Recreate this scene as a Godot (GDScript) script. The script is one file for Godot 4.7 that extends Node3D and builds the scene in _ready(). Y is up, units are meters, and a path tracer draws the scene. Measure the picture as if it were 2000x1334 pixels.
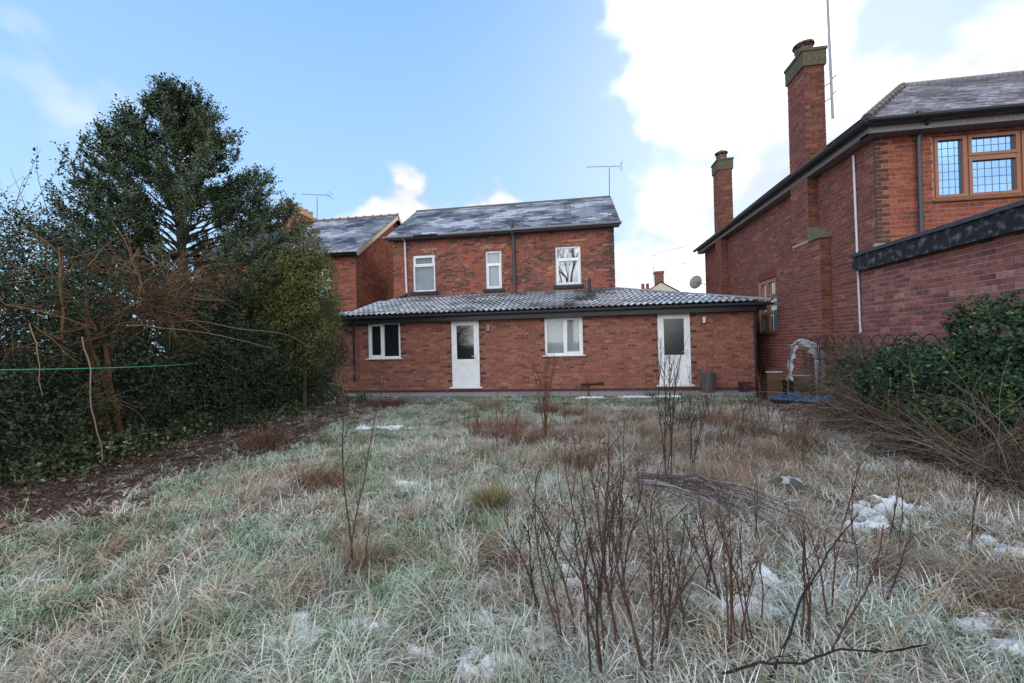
extends Node3D
# A frosty back garden behind a brick house with a long single-storey extension.
# World axes follow the buildings: +x right along the rear walls, -z away from the camera, y up, metres.

var rng := RandomNumberGenerator.new()
var taken := {}
var tex := {}
var cam: Camera3D
var mat_brick: StandardMaterial3D
var mat_mortar: StandardMaterial3D
var mat_slate: StandardMaterial3D
var mat_plain: StandardMaterial3D
var mat_leaf: StandardMaterial3D
var mat_gloss: StandardMaterial3D
var mat_twig: StandardMaterial3D
var mat_grass: StandardMaterial3D
var mat_soil: StandardMaterial3D
var mat_snow: StandardMaterial3D
var mat_plastic: StandardMaterial3D
var mat_sheet: StandardMaterial3D
var mat_stone: StandardMaterial3D
var mat_paint: StandardMaterial3D
var mat_wood: StandardMaterial3D
var ground_noise := FastNoiseLite.new()

# ---------------------------------------------------------------- geometry buffer
class Buf:
	var v := PackedVector3Array()
	var n := PackedVector3Array()
	var c := PackedColorArray()

	func tri(a: Vector3, b: Vector3, d: Vector3, col: Color) -> void:
		var nn := (b - a).cross(d - a).normalized()
		v.append(a); v.append(d); v.append(b)
		n.append(nn); n.append(nn); n.append(nn)
		c.append(col); c.append(col); c.append(col)

	func quad(a: Vector3, b: Vector3, d: Vector3, e: Vector3, col: Color) -> void:
		tri(a, b, d, col)
		tri(a, d, e, col)

	# axis box in the frame t; sides: bit mask of faces to leave out (1 back, 2 bottom)
	func box(t: Transform3D, lo: Vector3, hi: Vector3, col: Color, skip := 0) -> void:
		var p: Array[Vector3] = []
		for i in 8:
			p.append(t * Vector3(hi.x if i & 1 else lo.x, hi.y if i & 2 else lo.y, hi.z if i & 4 else lo.z))
		quad(p[4], p[5], p[7], p[6], col)
		if not skip & 1:
			quad(p[1], p[0], p[2], p[3], col)
		quad(p[5], p[1], p[3], p[7], col)
		quad(p[0], p[4], p[6], p[2], col)
		quad(p[6], p[7], p[3], p[2], col)
		if not skip & 2:
			quad(p[0], p[1], p[5], p[4], col)

	func wbox(lo: Vector3, hi: Vector3, col: Color) -> void:
		box(Transform3D(), lo, hi, col)

	func tube(pts: PackedVector3Array, r0: float, r1: float, sides: int, col: Color, caps := false) -> void:
		var m := pts.size()
		if m < 2:
			return
		var side := Vector3.ZERO
		var prev: PackedVector3Array = []
		var prevn: PackedVector3Array = []
		for i in m:
			var dir := (pts[mini(i + 1, m - 1)] - pts[maxi(i - 1, 0)]).normalized()
			if i == 0:
				side = dir.cross(Vector3(0.31, 0.17, 0.93) if absf(dir.z) < 0.8 else Vector3(0.93, 0.17, 0.31)).normalized()
			else:
				side = (side - dir * side.dot(dir)).normalized()
			var up := dir.cross(side)
			var r := lerpf(r0, r1, float(i) / (m - 1))
			var ring: PackedVector3Array = []
			var ringn: PackedVector3Array = []
			for k in sides:
				var a := TAU * k / sides
				var q := side * cos(a) + up * sin(a)
				ring.append(pts[i] + q * r)
				ringn.append(q)
			if i > 0:
				for k in sides:
					var k2 := (k + 1) % sides
					v.append(prev[k]); v.append(ring[k2]); v.append(prev[k2])
					n.append(prevn[k]); n.append(ringn[k2]); n.append(prevn[k2])
					v.append(prev[k]); v.append(ring[k]); v.append(ring[k2])
					n.append(prevn[k]); n.append(ringn[k]); n.append(ringn[k2])
					for q2 in 6:
						c.append(col)
			if caps and (i == 0 or i == m - 1):
				for k in range(1, sides - 1):
					if i == 0:
						tri(ring[0], ring[k + 1], ring[k], col)
					else:
						tri(ring[0], ring[k], ring[k + 1], col)
			prev = ring
			prevn = ringn

	func leaf(p: Vector3, dir: Vector3, across: Vector3, up: Vector3, ln: float, wd: float, col: Color) -> void:
		var tip := p + dir * ln
		var mid := p + dir * (ln * 0.5)
		var a := mid + across * wd + up * (wd * 0.45)
		var b := mid - across * wd + up * (wd * 0.45)
		tri(p, a, tip, col)
		tri(p, tip, b, col)

	func mesh(m: Material) -> ArrayMesh:
		var arr := []
		arr.resize(Mesh.ARRAY_MAX)
		arr[Mesh.ARRAY_VERTEX] = v
		arr[Mesh.ARRAY_NORMAL] = n
		arr[Mesh.ARRAY_COLOR] = c
		var am := ArrayMesh.new()
		am.add_surface_from_arrays(Mesh.PRIMITIVE_TRIANGLES, arr)
		am.surface_set_material(0, m)
		return am


func V(x: float, y: float, z: float) -> Vector3:
	return Vector3(x, y, z)

func numbered(called: String) -> String:
	if not taken.has(called):
		taken[called] = 0
		return called
	taken[called] += 1
	return "%s_%03d" % [called, taken[called]]

func thing(called: String, label: String, category: String, at := Vector3.ZERO, group := "") -> Node3D:
	var o := Node3D.new()
	o.name = numbered(called)
	add_child(o)
	o.position = at
	o.set_meta("label", label)
	o.set_meta("category", category)
	if group:
		o.set_meta("group", group)
	return o

# a part whose mesh is given in world coordinates
func part(parent: Node3D, called: String, b: Buf, m: Material) -> MeshInstance3D:
	var o := MeshInstance3D.new()
	o.name = called
	o.mesh = b.mesh(m)
	parent.add_child(o, true)
	if parent.get_parent() == self:
		o.position = -parent.position
	return o

func single(called: String, b: Buf, m: Material, label: String, category: String, group := "") -> MeshInstance3D:
	var o := MeshInstance3D.new()
	o.name = numbered(called)
	o.mesh = b.mesh(m)
	add_child(o)
	if label:
		o.set_meta("label", label)
		o.set_meta("category", category)
	if group:
		o.set_meta("group", group)
	return o

func structure(called: String, b: Buf, m: Material) -> MeshInstance3D:
	var o := single(called, b, m, "", "")
	o.set_meta("kind", "structure")
	return o

func R(a: float, b: float) -> float:
	return rng.randf_range(a, b)

func vary(col: Color, amount: float) -> Color:
	var k := 1.0 + R(-amount, amount)
	return Color(col.r * k * (1.0 + R(-amount, amount) * 0.35), col.g * k, col.b * k * (1.0 + R(-amount, amount) * 0.35))

# ---------------------------------------------------------------- textures and materials
func noise_tex(key: String, seed_: int, freq: float, octaves: int, lo: Color, hi: Color, bias := 0.0, gain := 1.0, size := 512) -> ImageTexture:
	if tex.has(key):
		return tex[key]
	var f := FastNoiseLite.new()
	f.seed = seed_
	f.noise_type = FastNoiseLite.TYPE_SIMPLEX_SMOOTH
	f.frequency = freq
	f.fractal_octaves = octaves
	var src := f.get_seamless_image(size, size)
	src.convert(Image.FORMAT_L8)
	var raw := src.get_data()
	var out := PackedByteArray()
	out.resize(size * size * 3)
	var lut: Array[Color] = []
	for i in 256:
		lut.append(lo.lerp(hi, clampf((i / 255.0 - 0.5) * gain + 0.5 + bias, 0, 1)))
	for i in raw.size():
		var q := lut[raw[i]]
		out[i * 3] = q.r8
		out[i * 3 + 1] = q.g8
		out[i * 3 + 2] = q.b8
	var im := Image.create_from_data(size, size, false, Image.FORMAT_RGB8, out)
	im.generate_mipmaps()
	tex[key] = ImageTexture.create_from_image(im)
	return tex[key]

func vmat(rough: float, t: Texture2D, scale: float, spec := 0.5) -> StandardMaterial3D:
	var m := StandardMaterial3D.new()
	m.vertex_color_use_as_albedo = true
	m.roughness = rough
	m.metallic_specular = spec
	if t:
		m.albedo_texture = t
		m.uv1_triplanar = true
		m.uv1_world_triplanar = true
		m.uv1_scale = Vector3(scale, scale, scale)
	return m

func flat_mat(col: Color, rough: float, metal := 0.0, spec := 0.5) -> StandardMaterial3D:
	var m := StandardMaterial3D.new()
	m.albedo_color = col.linear_to_srgb()
	m.roughness = rough
	m.metallic = metal
	m.metallic_specular = spec
	return m

func make_materials() -> void:
	var grain := noise_tex("grain", 3, 0.03, 5, Color(0.86, 0.85, 0.84), Color(1, 1, 1), 0.1, 1.6)
	var blotch := noise_tex("blotch", 9, 0.012, 5, Color(0.80, 0.78, 0.77), Color(1, 1, 1), 0.2, 1.6)
	var soft := noise_tex("soft", 21, 0.008, 4, Color(0.95, 0.95, 0.945), Color(1, 1, 1), 0.1, 1.4)
	mat_brick = vmat(0.92, blotch, 1.6, 0.25)
	mat_brick.heightmap_enabled = false
	mat_mortar = vmat(0.97, grain, 1.3, 0.2)
	mat_slate = vmat(0.6, noise_tex("frost", 33, 0.022, 5, Color(0.74, 0.76, 0.78), Color(1, 1, 1), 0.1, 2.4), 1.3, 0.4)
	mat_plain = vmat(0.75, soft, 0.8, 0.4)
	mat_plastic = vmat(0.38, soft, 0.7, 0.5)
	mat_paint = vmat(0.55, grain, 0.9, 0.4)
	mat_stone = vmat(0.95, blotch, 2.0, 0.2)
	mat_wood = vmat(0.9, grain, 2.0, 0.2)
	mat_leaf = vmat(0.48, null, 1, 0.4)
	mat_gloss = vmat(0.5, null, 1, 0.35)
	mat_twig = vmat(0.9, null, 1, 0.2)
	mat_grass = vmat(0.9, null, 1, 0.15)
	mat_soil = vmat(1.0, noise_tex("soil", 41, 0.05, 5, Color(0.42, 0.40, 0.38), Color(1, 1, 1), 0.05, 1.9), 1.1, 0.1)
	mat_snow = vmat(0.8, noise_tex("snowt", 44, 0.06, 4, Color(0.82, 0.85, 0.88), Color(1, 1, 1), 0.1, 1.5), 2.0, 0.3)
	mat_sheet = vmat(0.5, grain, 1.5, 0.4)
	for m in [mat_leaf, mat_gloss, mat_grass, mat_sheet]:
		m.cull_mode = BaseMaterial3D.CULL_DISABLED

# ---------------------------------------------------------------- sky
func make_sky() -> Sky:
	var w := 1536
	var h := 768
	var f := FastNoiseLite.new()
	f.seed = 5
	f.noise_type = FastNoiseLite.TYPE_SIMPLEX_SMOOTH
	f.frequency = 2.6
	f.fractal_octaves = 6
	f.fractal_gain = 0.55
	var g := FastNoiseLite.new()
	g.seed = 17
	g.noise_type = FastNoiseLite.TYPE_SIMPLEX_SMOOTH
	g.frequency = 1.3
	g.fractal_octaves = 4
	var e := FastNoiseLite.new()
	e.seed = 29
	e.noise_type = FastNoiseLite.TYPE_SIMPLEX_SMOOTH
	e.frequency = 9.0
	e.fractal_octaves = 4
	var sun := sun_from()
	var data := PackedFloat32Array()
	data.resize(w * h * 3)
	var top := Color(0.165, 0.345, 0.69)
	var low := Color(0.45, 0.66, 0.83)
	for j in h:
		var pol := PI * (j + 0.5) / h
		var y := cos(pol)
		var sy := sin(pol)
		var el := 90.0 - rad_to_deg(pol)
		for i in w:
			var k := (j * w + i) * 3
			if el < -4.0:
				data[k] = 0.16; data[k + 1] = 0.15; data[k + 2] = 0.13
				continue
			var a := TAU * (i + 0.5) / w
			var x := sin(a) * sy
			var z := -cos(a) * sy
			var az := rad_to_deg(a)
			if az > 180.0:
				az -= 360.0
			var t := clampf(el / 46.0, 0.0, 1.0)
			var c := low.lerp(top, pow(t, 0.8))
			# air whitens towards the light
			var near := clampf(sun.x * x + sun.y * y + sun.z * z, 0.0, 1.0)
			var glow := pow(near, 11.0)
			c = c.lerp(Color(0.74, 0.77, 0.80), glow * 0.6)
			var n1 := f.get_noise_3d(x, y * 1.7, z)
			var n2 := g.get_noise_3d(x, y * 1.6, z)
			var n3 := e.get_noise_3d(x, y * 1.5, z)
			var bil := n1 + n3 * 0.42
			var dens := 0.0
			var low_white := 0.0
			# the great bright cloud to the right
			var edge := 9.0 - 2.6 * exp(-pow((el - 37.0) / 4.0, 2.0)) - 4.5 * smoothstep(24.0, 15.0, el)
			var s := (az - edge) / 6.0
			if az > 95.0:
				s = minf(s, (150.0 - az) / 40.0)
			var gap := exp(-pow((az - 37.0) / 6.5, 2.0) - pow((el - 31.0) / 4.0, 2.0)) * 2.2
			if s > -2.0:
				dens = smoothstep(-0.3, 0.95, minf(s, 0.95) + bil * 1.6 - gap)
			# low cumulus over the roofs
			if az > -36.0 and az < 8.0:
				var crest := 15.8 + 6.5 * exp(-pow((az + 22.5) / 4.4, 2.0)) + 6.0 * exp(-pow((az + 10.0) / 4.0, 2.0))
				low_white = smoothstep(-0.1, 0.7, (crest - el) / 4.0 + bil * 1.9)
				dens = maxf(dens, low_white)
			# thin wisps to the left
			var wisp := exp(-pow((az + 54.0) / 5.0, 2.0) - pow((el - 22.5) / 3.0, 2.0)) + 0.6 * exp(-pow((az + 58.0) / 3.0, 2.0) - pow((el - 27.5) / 2.5, 2.0))
			dens = maxf(dens, wisp * smoothstep(-0.1, 0.6, n3 + n1 + 0.2) * 0.38)
			# broken cloud over the rest of the sky
			var rest := smoothstep(70.0, 100.0, absf(az)) + smoothstep(46.0, 62.0, el)
			var bank := 0.35 * smoothstep(100.0, 140.0, absf(az)) * smoothstep(34.0, 14.0, el)
			dens = maxf(dens, clampf(rest, 0.0, 1.0) * smoothstep(-0.18, 0.25, n2 + bil * 0.45 + 0.07 + bank))
			var shade := clampf(0.88 + n2 * 0.8 + n1 * 0.5 + n3 * 0.2, 0.5, 1.2)
			var lum := (0.70 + 0.40 * pow(near, 12.0)) * shade
			lum = lerpf(lum, 0.68 + n3 * 0.12 + n1 * 0.1, low_white * smoothstep(6.0, 0.0, az))
			# clouds turned to the sun, opposite it, shine brighter
			lum += 1.15 * smoothstep(0.1, -0.6, sun.x * x + sun.z * z) * shade
			c = c.lerp(Color(lum * 0.97, lum * 0.985, lum * 1.0), dens)
			data[k] = c.r; data[k + 1] = c.g; data[k + 2] = c.b
	var im := Image.create_from_data(w, h, false, Image.FORMAT_RGBF, data.to_byte_array())
	var m := PanoramaSkyMaterial.new()
	m.panorama = ImageTexture.create_from_image(im)
	m.filter = true
	var sky := Sky.new()
	sky.sky_material = m
	return sky

func sun_from() -> Vector3:
	var az := deg_to_rad(27.0)
	var el := deg_to_rad(24.0)
	return Vector3(sin(az) * cos(el), sin(el), -cos(az) * cos(el))

# ---------------------------------------------------------------- pixel test, only to choose which repeats show largest
func in_frame(p: Vector3) -> bool:
	var q := cam.transform.affine_inverse() * p
	if q.z > -0.2:
		return false
	var k := 0.4 / -q.z * 1.0
	return absf(q.x / -q.z) < 1.28 and absf(q.y / -q.z) < 0.86 and k > 0.0

# ---------------------------------------------------------------- walls, bricks, roofs, windows
var pend: Array = []
var brick_cache := {}

# a slab with rectangular openings, in the frame F (x along, y up, z out of the wall)
func panel(b: Buf, F: Transform3D, u0: float, u1: float, v0: float, v1: float, n0: float, n1: float, holes: Array, col: Color) -> void:
	var us: Array = [u0, u1]
	var vs: Array = [v0, v1]
	for h in holes:
		us.append(clampf(h[0], u0, u1)); us.append(clampf(h[1], u0, u1))
		vs.append(clampf(h[2], v0, v1)); vs.append(clampf(h[3], v0, v1))
	us.sort(); vs.sort()
	var solid := func(x: float, y: float) -> bool:
		if x < u0 or x > u1 or y < v0 or y > v1:
			return false
		for h in holes:
			if x > h[0] and x < h[1] and y > h[2] and y < h[3]:
				return false
		return true
	for i in us.size() - 1:
		var a: float = us[i]
		var c: float = us[i + 1]
		if c - a < 1e-4:
			continue
		for j in vs.size() - 1:
			var d: float = vs[j]
			var e: float = vs[j + 1]
			if e - d < 1e-4:
				continue
			var mx := (a + c) / 2
			var my := (d + e) / 2
			if not solid.call(mx, my):
				continue
			b.quad(F * V(a, d, n1), F * V(c, d, n1), F * V(c, e, n1), F * V(a, e, n1), col)
			b.quad(F * V(c, d, n0), F * V(a, d, n0), F * V(a, e, n0), F * V(c, e, n0), col)
			if not solid.call(a - 1e-3, my):
				b.quad(F * V(a, d, n0), F * V(a, d, n1), F * V(a, e, n1), F * V(a, e, n0), col)
			if not solid.call(c + 1e-3, my):
				b.quad(F * V(c, d, n1), F * V(c, d, n0), F * V(c, e, n0), F * V(c, e, n1), col)
			if not solid.call(mx, d - 1e-3):
				b.quad(F * V(a, d, n0), F * V(c, d, n0), F * V(c, d, n1), F * V(a, d, n1), col)
			if not solid.call(mx, e + 1e-3):
				b.quad(F * V(a, e, n1), F * V(c, e, n1), F * V(c, e, n0), F * V(a, e, n0), col)

func palette(base: Array, count: int, amount: float) -> Array:
	var out := []
	var total := 0.0
	for p in base:
		total += p[1]
	for p in base:
		for i in maxi(1, roundi(count * p[1] / total)):
			out.append(vary(p[0], amount))
	return out

# four kinds of slate: bare, dusted, half white with rime, white; four shades of each
func rimed(bare: Color, white: Color) -> Array:
	var out := []
	for share in [0.0, 0.22, 0.5, 0.9]:
		for k in 4:
			out.append(vary(bare.lerp(white, share), 0.12))
	return out

func wall_frame(o: Vector3, U: Vector3) -> Transform3D:
	return Transform3D(Basis(U, Vector3.UP, U.cross(Vector3.UP)), o)

# s: course, len, joint, pal, mortar, from (height of the first course), thick, headers (every n-th course), pick(u, v, row)
func brick_wall(t: Node3D, called: String, o: Vector3, U: Vector3, W: float, H: float, s: Dictionary, holes: Array = [], top = null, show := true) -> MeshInstance3D:
	var F := wall_frame(o, U)
	var b := Buf.new()
	panel(b, F, 0.014, W - 0.014, -0.3 if s.get("foot", true) else 0.0, H, -s.get("thick", 0.22), -0.007, holes, s.mortar)
	if top != null:
		# the gable over the rectangle
		var n := 24
		for i in n:
			var a := W * i / n
			var c := W * (i + 1) / n
			var ta: float = maxf(H, top.call(a))
			var tc: float = maxf(H, top.call(c))
			if ta <= H and tc <= H:
				continue
			var k := -s.get("thick", 0.22) as float
			b.quad(F * V(a, H, -0.007), F * V(c, H, -0.007), F * V(c, tc, -0.007), F * V(a, ta, -0.007), s.mortar)
			b.quad(F * V(c, H, k), F * V(a, H, k), F * V(a, ta, k), F * V(c, tc, k), s.mortar)
			b.quad(F * V(a, ta, -0.007), F * V(c, tc, -0.007), F * V(c, tc, k), F * V(a, ta, k), s.mortar)
	var wall := part(t, called, b, mat_mortar)
	var course: float = s.course
	var ln: float = s.len
	var j: float = s.joint
	var v: float = s.get("from", 0.0)
	var row := 0
	var hmax := H
	if top != null:
		for i in 25:
			hmax = maxf(hmax, top.call(W * i / 24.0))
	var every: int = s.get("headers", 0)
	while v + course * 0.6 < hmax:
		var mid := v + course / 2
		var spans: Array = [[0.0, W]]
		for h in holes:
			if mid > h[2] and mid < h[3]:
				var nx: Array = []
				for sp in spans:
					if h[1] <= sp[0] or h[0] >= sp[1]:
						nx.append(sp)
					else:
						if h[0] > sp[0]:
							nx.append([sp[0], h[0]])
						if h[1] < sp[1]:
							nx.append([h[1], sp[1]])
				spans = nx
		var L := ln * 0.5 if every > 0 and row % every == 0 else ln
		var off := (L * 0.5 if row % 2 == 1 else 0.0) + (L * 0.25 if L < ln else 0.0)
		for sp in spans:
			var k0 := floori((sp[0] + off) / L)
			var k1 := ceili((sp[1] + off) / L)
			for k in range(k0, k1):
				var a: float = maxf(sp[0], k * L - off)
				var c: float = minf(sp[1], (k + 1) * L - off)
				if c - a < 0.035:
					continue
				if top != null and (v + course > top.call(a) or v + course > top.call(c)) and v + course > H:
					continue
				var idx := rng.randi() % (s.pal as Array).size()
				var col: Color = s.pal[idx]
				if s.has("pick"):
					var q = s.pick.call(a, c, v, row)
					if q != null:
						col = q
						idx = -1
				var len_ := snappedf(c - a - j, 0.005)
				var tilt := Basis(Vector3(0, 0, 1), R(-0.006, 0.006)) * Basis(Vector3(0, 1, 0), R(-0.008, 0.008))
				var X := F * Transform3D(tilt, V((a + c) / 2, mid, R(-0.0025, 0.002)))
				pend.append([cam.position.distance_to(X.origin) if show and in_frame(X.origin) else 999.0, wall, X, len_, course - j, col])
		v += course
		row += 1
	return wall

func brick_mesh(len_: float, h: float, col: Color) -> ArrayMesh:
	var key := "%d %d %s" % [roundi(len_ * 1000), roundi(h * 1000), col.to_html()]
	if not brick_cache.has(key):
		var b := Buf.new()
		brick_shape(b, Transform3D(), len_, h, col)
		brick_cache[key] = b.mesh(mat_brick)
	return brick_cache[key]

func brick_shape(b: Buf, X: Transform3D, len_: float, h: float, col: Color) -> void:
	var x := len_ / 2
	var y := h / 2
	b.box(X, V(-x, -y, -0.03), V(x, y, 0.0), col, 1)

func finish_bricks(limit := 300) -> void:
	pend.sort_custom(func(p, q): return p[0] < q[0])
	var bulk := {}
	for i in pend.size():
		var p: Array = pend[i]
		if i < limit and p[0] < 900.0:
			var o := MeshInstance3D.new()
			o.name = "brick"
			o.mesh = brick_mesh(p[3], p[4], p[5])
			o.transform = p[2]
			p[1].add_child(o, true)
		else:
			if not bulk.has(p[1]):
				bulk[p[1]] = Buf.new()
			brick_shape(bulk[p[1]], p[2], p[3], p[4], p[5])
	for w in bulk:
		var o := part(w, "brickwork", bulk[w], mat_brick)
		o.set_meta("kind", "stuff")
	pend.clear()

# top face with its rime, bare dark edges
func slate_shape(b: Buf, X: Transform3D, w: float, ln: float, th: float, col: Color) -> void:
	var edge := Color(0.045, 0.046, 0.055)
	var x := w / 2
	b.quad(X * V(-x, 0, 0), X * V(x, 0, 0), X * V(x, ln, 0), X * V(-x, ln, 0), col)
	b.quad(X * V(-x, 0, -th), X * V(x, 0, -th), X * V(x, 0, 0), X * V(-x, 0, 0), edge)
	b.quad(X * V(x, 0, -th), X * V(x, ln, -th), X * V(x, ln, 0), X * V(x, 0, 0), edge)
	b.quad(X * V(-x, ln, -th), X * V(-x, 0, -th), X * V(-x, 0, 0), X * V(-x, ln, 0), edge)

# slates or flat tiles on a slope; e0 eave corner, ux along the eave, up the slope
func slates(t: Node3D, deck: Node3D, e0: Vector3, ux: Vector3, up: Vector3, L: float, S: float, w: float, gauge: float, thick: float, limit: int, tone: Callable, keep = null, called := "slate") -> void:
	var nrm := ux.cross(up).normalized()
	var tiltup := (up * cos(0.035) - nrm * sin(0.035)).normalized()
	var rows := ceili(S / gauge)
	var count := 0
	var bulk := Buf.new()
	var cache := {}
	for r in rows:
		var off := -w * 0.5 if r % 2 == 1 else 0.0
		var c := 0
		while off + c * w < L - 0.02:
			var a := maxf(0.0, off + c * w)
			var e := minf(L, off + (c + 1) * w)
			c += 1
			if e - a < 0.04:
				continue
			if keep != null and not keep.call((a + e) / 2, (r + 0.5) * gauge):
				continue
			var q: Array = tone.call((a + e) / 2, r * gauge)   # [index, colour]
			var len_ := minf(gauge * 1.5, S - r * gauge + 0.02)
			var width := snappedf(e - a - 0.006, 0.01)
			var o3 := e0 + ux * ((a + e) / 2) + up * (r * gauge - R(0, 0.006)) + nrm * (0.012 + thick + R(0, 0.003))
			var X := Transform3D(Basis(ux, tiltup, ux.cross(tiltup)) * Basis(Vector3(0, 0, 1), R(-0.008, 0.008)), o3)
			if count < limit:
				count += 1
				var key := "%d %d %d" % [q[0], roundi(width * 100), roundi(len_ * 100)]
				if not cache.has(key):
					var b := Buf.new()
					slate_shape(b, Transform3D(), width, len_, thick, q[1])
					cache[key] = b.mesh(mat_slate)
				var o := MeshInstance3D.new()
				o.name = called
				o.mesh = cache[key]
				o.transform = X
				deck.add_child(o, true)
			else:
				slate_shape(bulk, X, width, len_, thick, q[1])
	if bulk.v.size():
		part(deck, called + "_courses", bulk, mat_slate).set_meta("kind", "stuff")

# a window in the wall frame F: lights are [u0, u1, v0, v1, sash] in fractions of the opening
func window(t: Node3D, F: Transform3D, u0: float, u1: float, v0: float, v1: float, g: Dictionary) -> MeshInstance3D:
	var b := Buf.new()
	var bar: float = g.get("bar", 0.066)
	var ins: float = g.get("inset", 0.05)
	var col: Color = g.col
	var w := u1 - u0
	var h := v1 - v0
	var holes: Array = []
	var sash: Array = []
	for q in g.lights:
		var a: float = u0 + w * q[0] + (bar if q[0] == 0 else bar * 0.5)
		var c: float = u0 + w * q[1] - (bar if q[1] == 1 else bar * 0.5)
		var d: float = v0 + h * q[2] + (bar if q[2] == 0 else bar * 0.5)
		var e: float = v0 + h * q[3] - (bar if q[3] == 1 else bar * 0.5)
		holes.append([a, c, d, e])
		sash.append(q[4])
	panel(b, F, u0 + 0.002, u1 - 0.002, v0 + 0.002, v1 - 0.002, -ins - 0.07, -ins, holes, col)
	var fr := part(t, "window", b, g.get("mat", mat_plastic))
	for i in holes.size():
		var q: Array = holes[i]
		var n := -ins - 0.035
		var k := 0.0
		if sash[i]:
			var sb := Buf.new()
			k = 0.042
			panel(sb, F, q[0] - 0.012, q[1] + 0.012, q[2] - 0.012, q[3] + 0.012, -ins + 0.001, -ins + 0.016, [[q[0] + k, q[1] - k, q[2] + k, q[3] - k]], col)
			panel(sb, F, q[0] + 0.001, q[1] - 0.001, q[2] + 0.001, q[3] - 0.001, -ins - 0.05, -ins + 0.0005, [[q[0] + k, q[1] - k, q[2] + k, q[3] - k]], col)
			part(fr, "sash", sb, g.get("mat", mat_plastic))
		var pb := Buf.new()
		pb.box(F, V(q[0] + k - 0.004, q[2] + k - 0.004, n - 0.006), V(q[1] - k + 0.004, q[3] - k + 0.004, n), Color.WHITE)
		part(fr, "pane", pb, g.glass)
		if g.has("lead"):
			var lb := Buf.new()
			var nu: int = maxi(2, roundi((q[1] - q[0]) / g.lead[0]))
			var nv: int = maxi(2, roundi((q[3] - q[2]) / g.lead[1]))
			for a in range(1, nu):
				var x := lerpf(q[0] + k, q[1] - k, float(a) / nu)
				lb.box(F, V(x - 0.0035, q[2] + k, n - 0.002), V(x + 0.0035, q[3] - k, n + 0.003), Color(0.09, 0.13, 0.18))
			for a in range(1, nv):
				var y := lerpf(q[2] + k, q[3] - k, float(a) / nv)
				lb.box(F, V(q[0] + k, y - 0.0035, n - 0.002), V(q[1] - k, y + 0.0035, n + 0.0045), Color(0.09, 0.13, 0.18))
			part(fr, "leading", lb, mat_plain)
		if g.has("blind") and g.blind[i] != null:
			var bb := Buf.new()
			var B: Color = g.blind[i]
			var nf := 18
			for a in nf:   # soft pleats of a net curtain
				var x0 := lerpf(q[0] - 0.03, q[1] + 0.03, float(a) / nf)
				var x1 := lerpf(q[0] - 0.03, q[1] + 0.03, float(a + 1) / nf)
				var z0 := n - 0.10 + 0.004 * sin(a * 1.9) + 0.002 * sin(a * 4.1)
				var z1 := n - 0.10 + 0.004 * sin((a + 1) * 1.9) + 0.002 * sin((a + 1) * 4.1)
				bb.quad(F * V(x0, q[2] - 0.03, z0), F * V(x1, q[2] - 0.03, z1), F * V(x1, q[3] + 0.03, z1), F * V(x0, q[3] + 0.03, z0), B)
			part(fr, "curtain", bb, mat_sheet)
	if g.has("sill"):
		var z: Array = g.sill   # [colour, height, projection, overhang]
		var sb2 := Buf.new()
		sb2.box(F, V(u0 - z[3], v0 - z[1], -ins - 0.02), V(u1 + z[3], v0 + 0.001, z[2]), z[0])
		sb2.box(F, V(u0 - z[3] - 0.004, v0 - z[1] * 0.5, z[2] - 0.012), V(u1 + z[3] + 0.004, v0 + 0.005, z[2] + 0.006), z[0])
		part(fr, "sill", sb2, mat_paint)
	# dark room behind
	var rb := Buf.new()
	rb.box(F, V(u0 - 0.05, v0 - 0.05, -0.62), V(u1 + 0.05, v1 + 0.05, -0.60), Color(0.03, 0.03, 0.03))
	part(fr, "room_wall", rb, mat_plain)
	return fr

func arc(p0: Vector3, p1: Vector3, n: int) -> PackedVector3Array:
	var out := PackedVector3Array()
	for i in n + 1:
		out.append(p0.lerp(p1, float(i) / n))
	return out

func line(pts: Array) -> PackedVector3Array:
	return PackedVector3Array(pts)

# half-round gutter along a line, open side up
func gutter(b: Buf, p0: Vector3, p1: Vector3, r: float, col: Color) -> void:
	var d := (p1 - p0).normalized()
	var s := d.cross(Vector3.UP).normalized()
	var n := 8
	for i in n:
		var a0 := PI + PI * i / n
		var a1 := PI + PI * (i + 1) / n
		var q0 := s * cos(a0) * r + Vector3.UP * sin(a0) * r
		var q1 := s * cos(a1) * r + Vector3.UP * sin(a1) * r
		b.quad(p0 + q0, p0 + q1, p1 + q1, p1 + q0, col)
		b.quad(p0 + q0 * 0.9, p1 + q0 * 0.9, p1 + q1 * 0.9, p0 + q1 * 0.9, col)
		b.quad(p0 + q0 * 0.9, p0 + q1 * 0.9, p0 + q1, p0 + q0, col)
		b.quad(p1 + q1 * 0.9, p1 + q0 * 0.9, p1 + q0, p1 + q1, col)
	for e in [-1.0, 1.0]:
		b.box(Transform3D(Basis(d, Vector3.UP, d.cross(Vector3.UP)), p0 + s * r * e), V(0, -0.008, -0.006), V(p0.distance_to(p1), 0.006, 0.006), col)
	var m := maxi(1, int(p0.distance_to(p1) / 1.9))
	for i in m + 1:   # joints and brackets
		var q := p0.lerp(p1, (i + 0.5) / (m + 1.0))
		b.tube(line([q - d * 0.03 - Vector3.UP * r * 0.1, q + d * 0.03 - Vector3.UP * r * 0.1]), r * 1.0, r * 1.0, 8, col)

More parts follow.
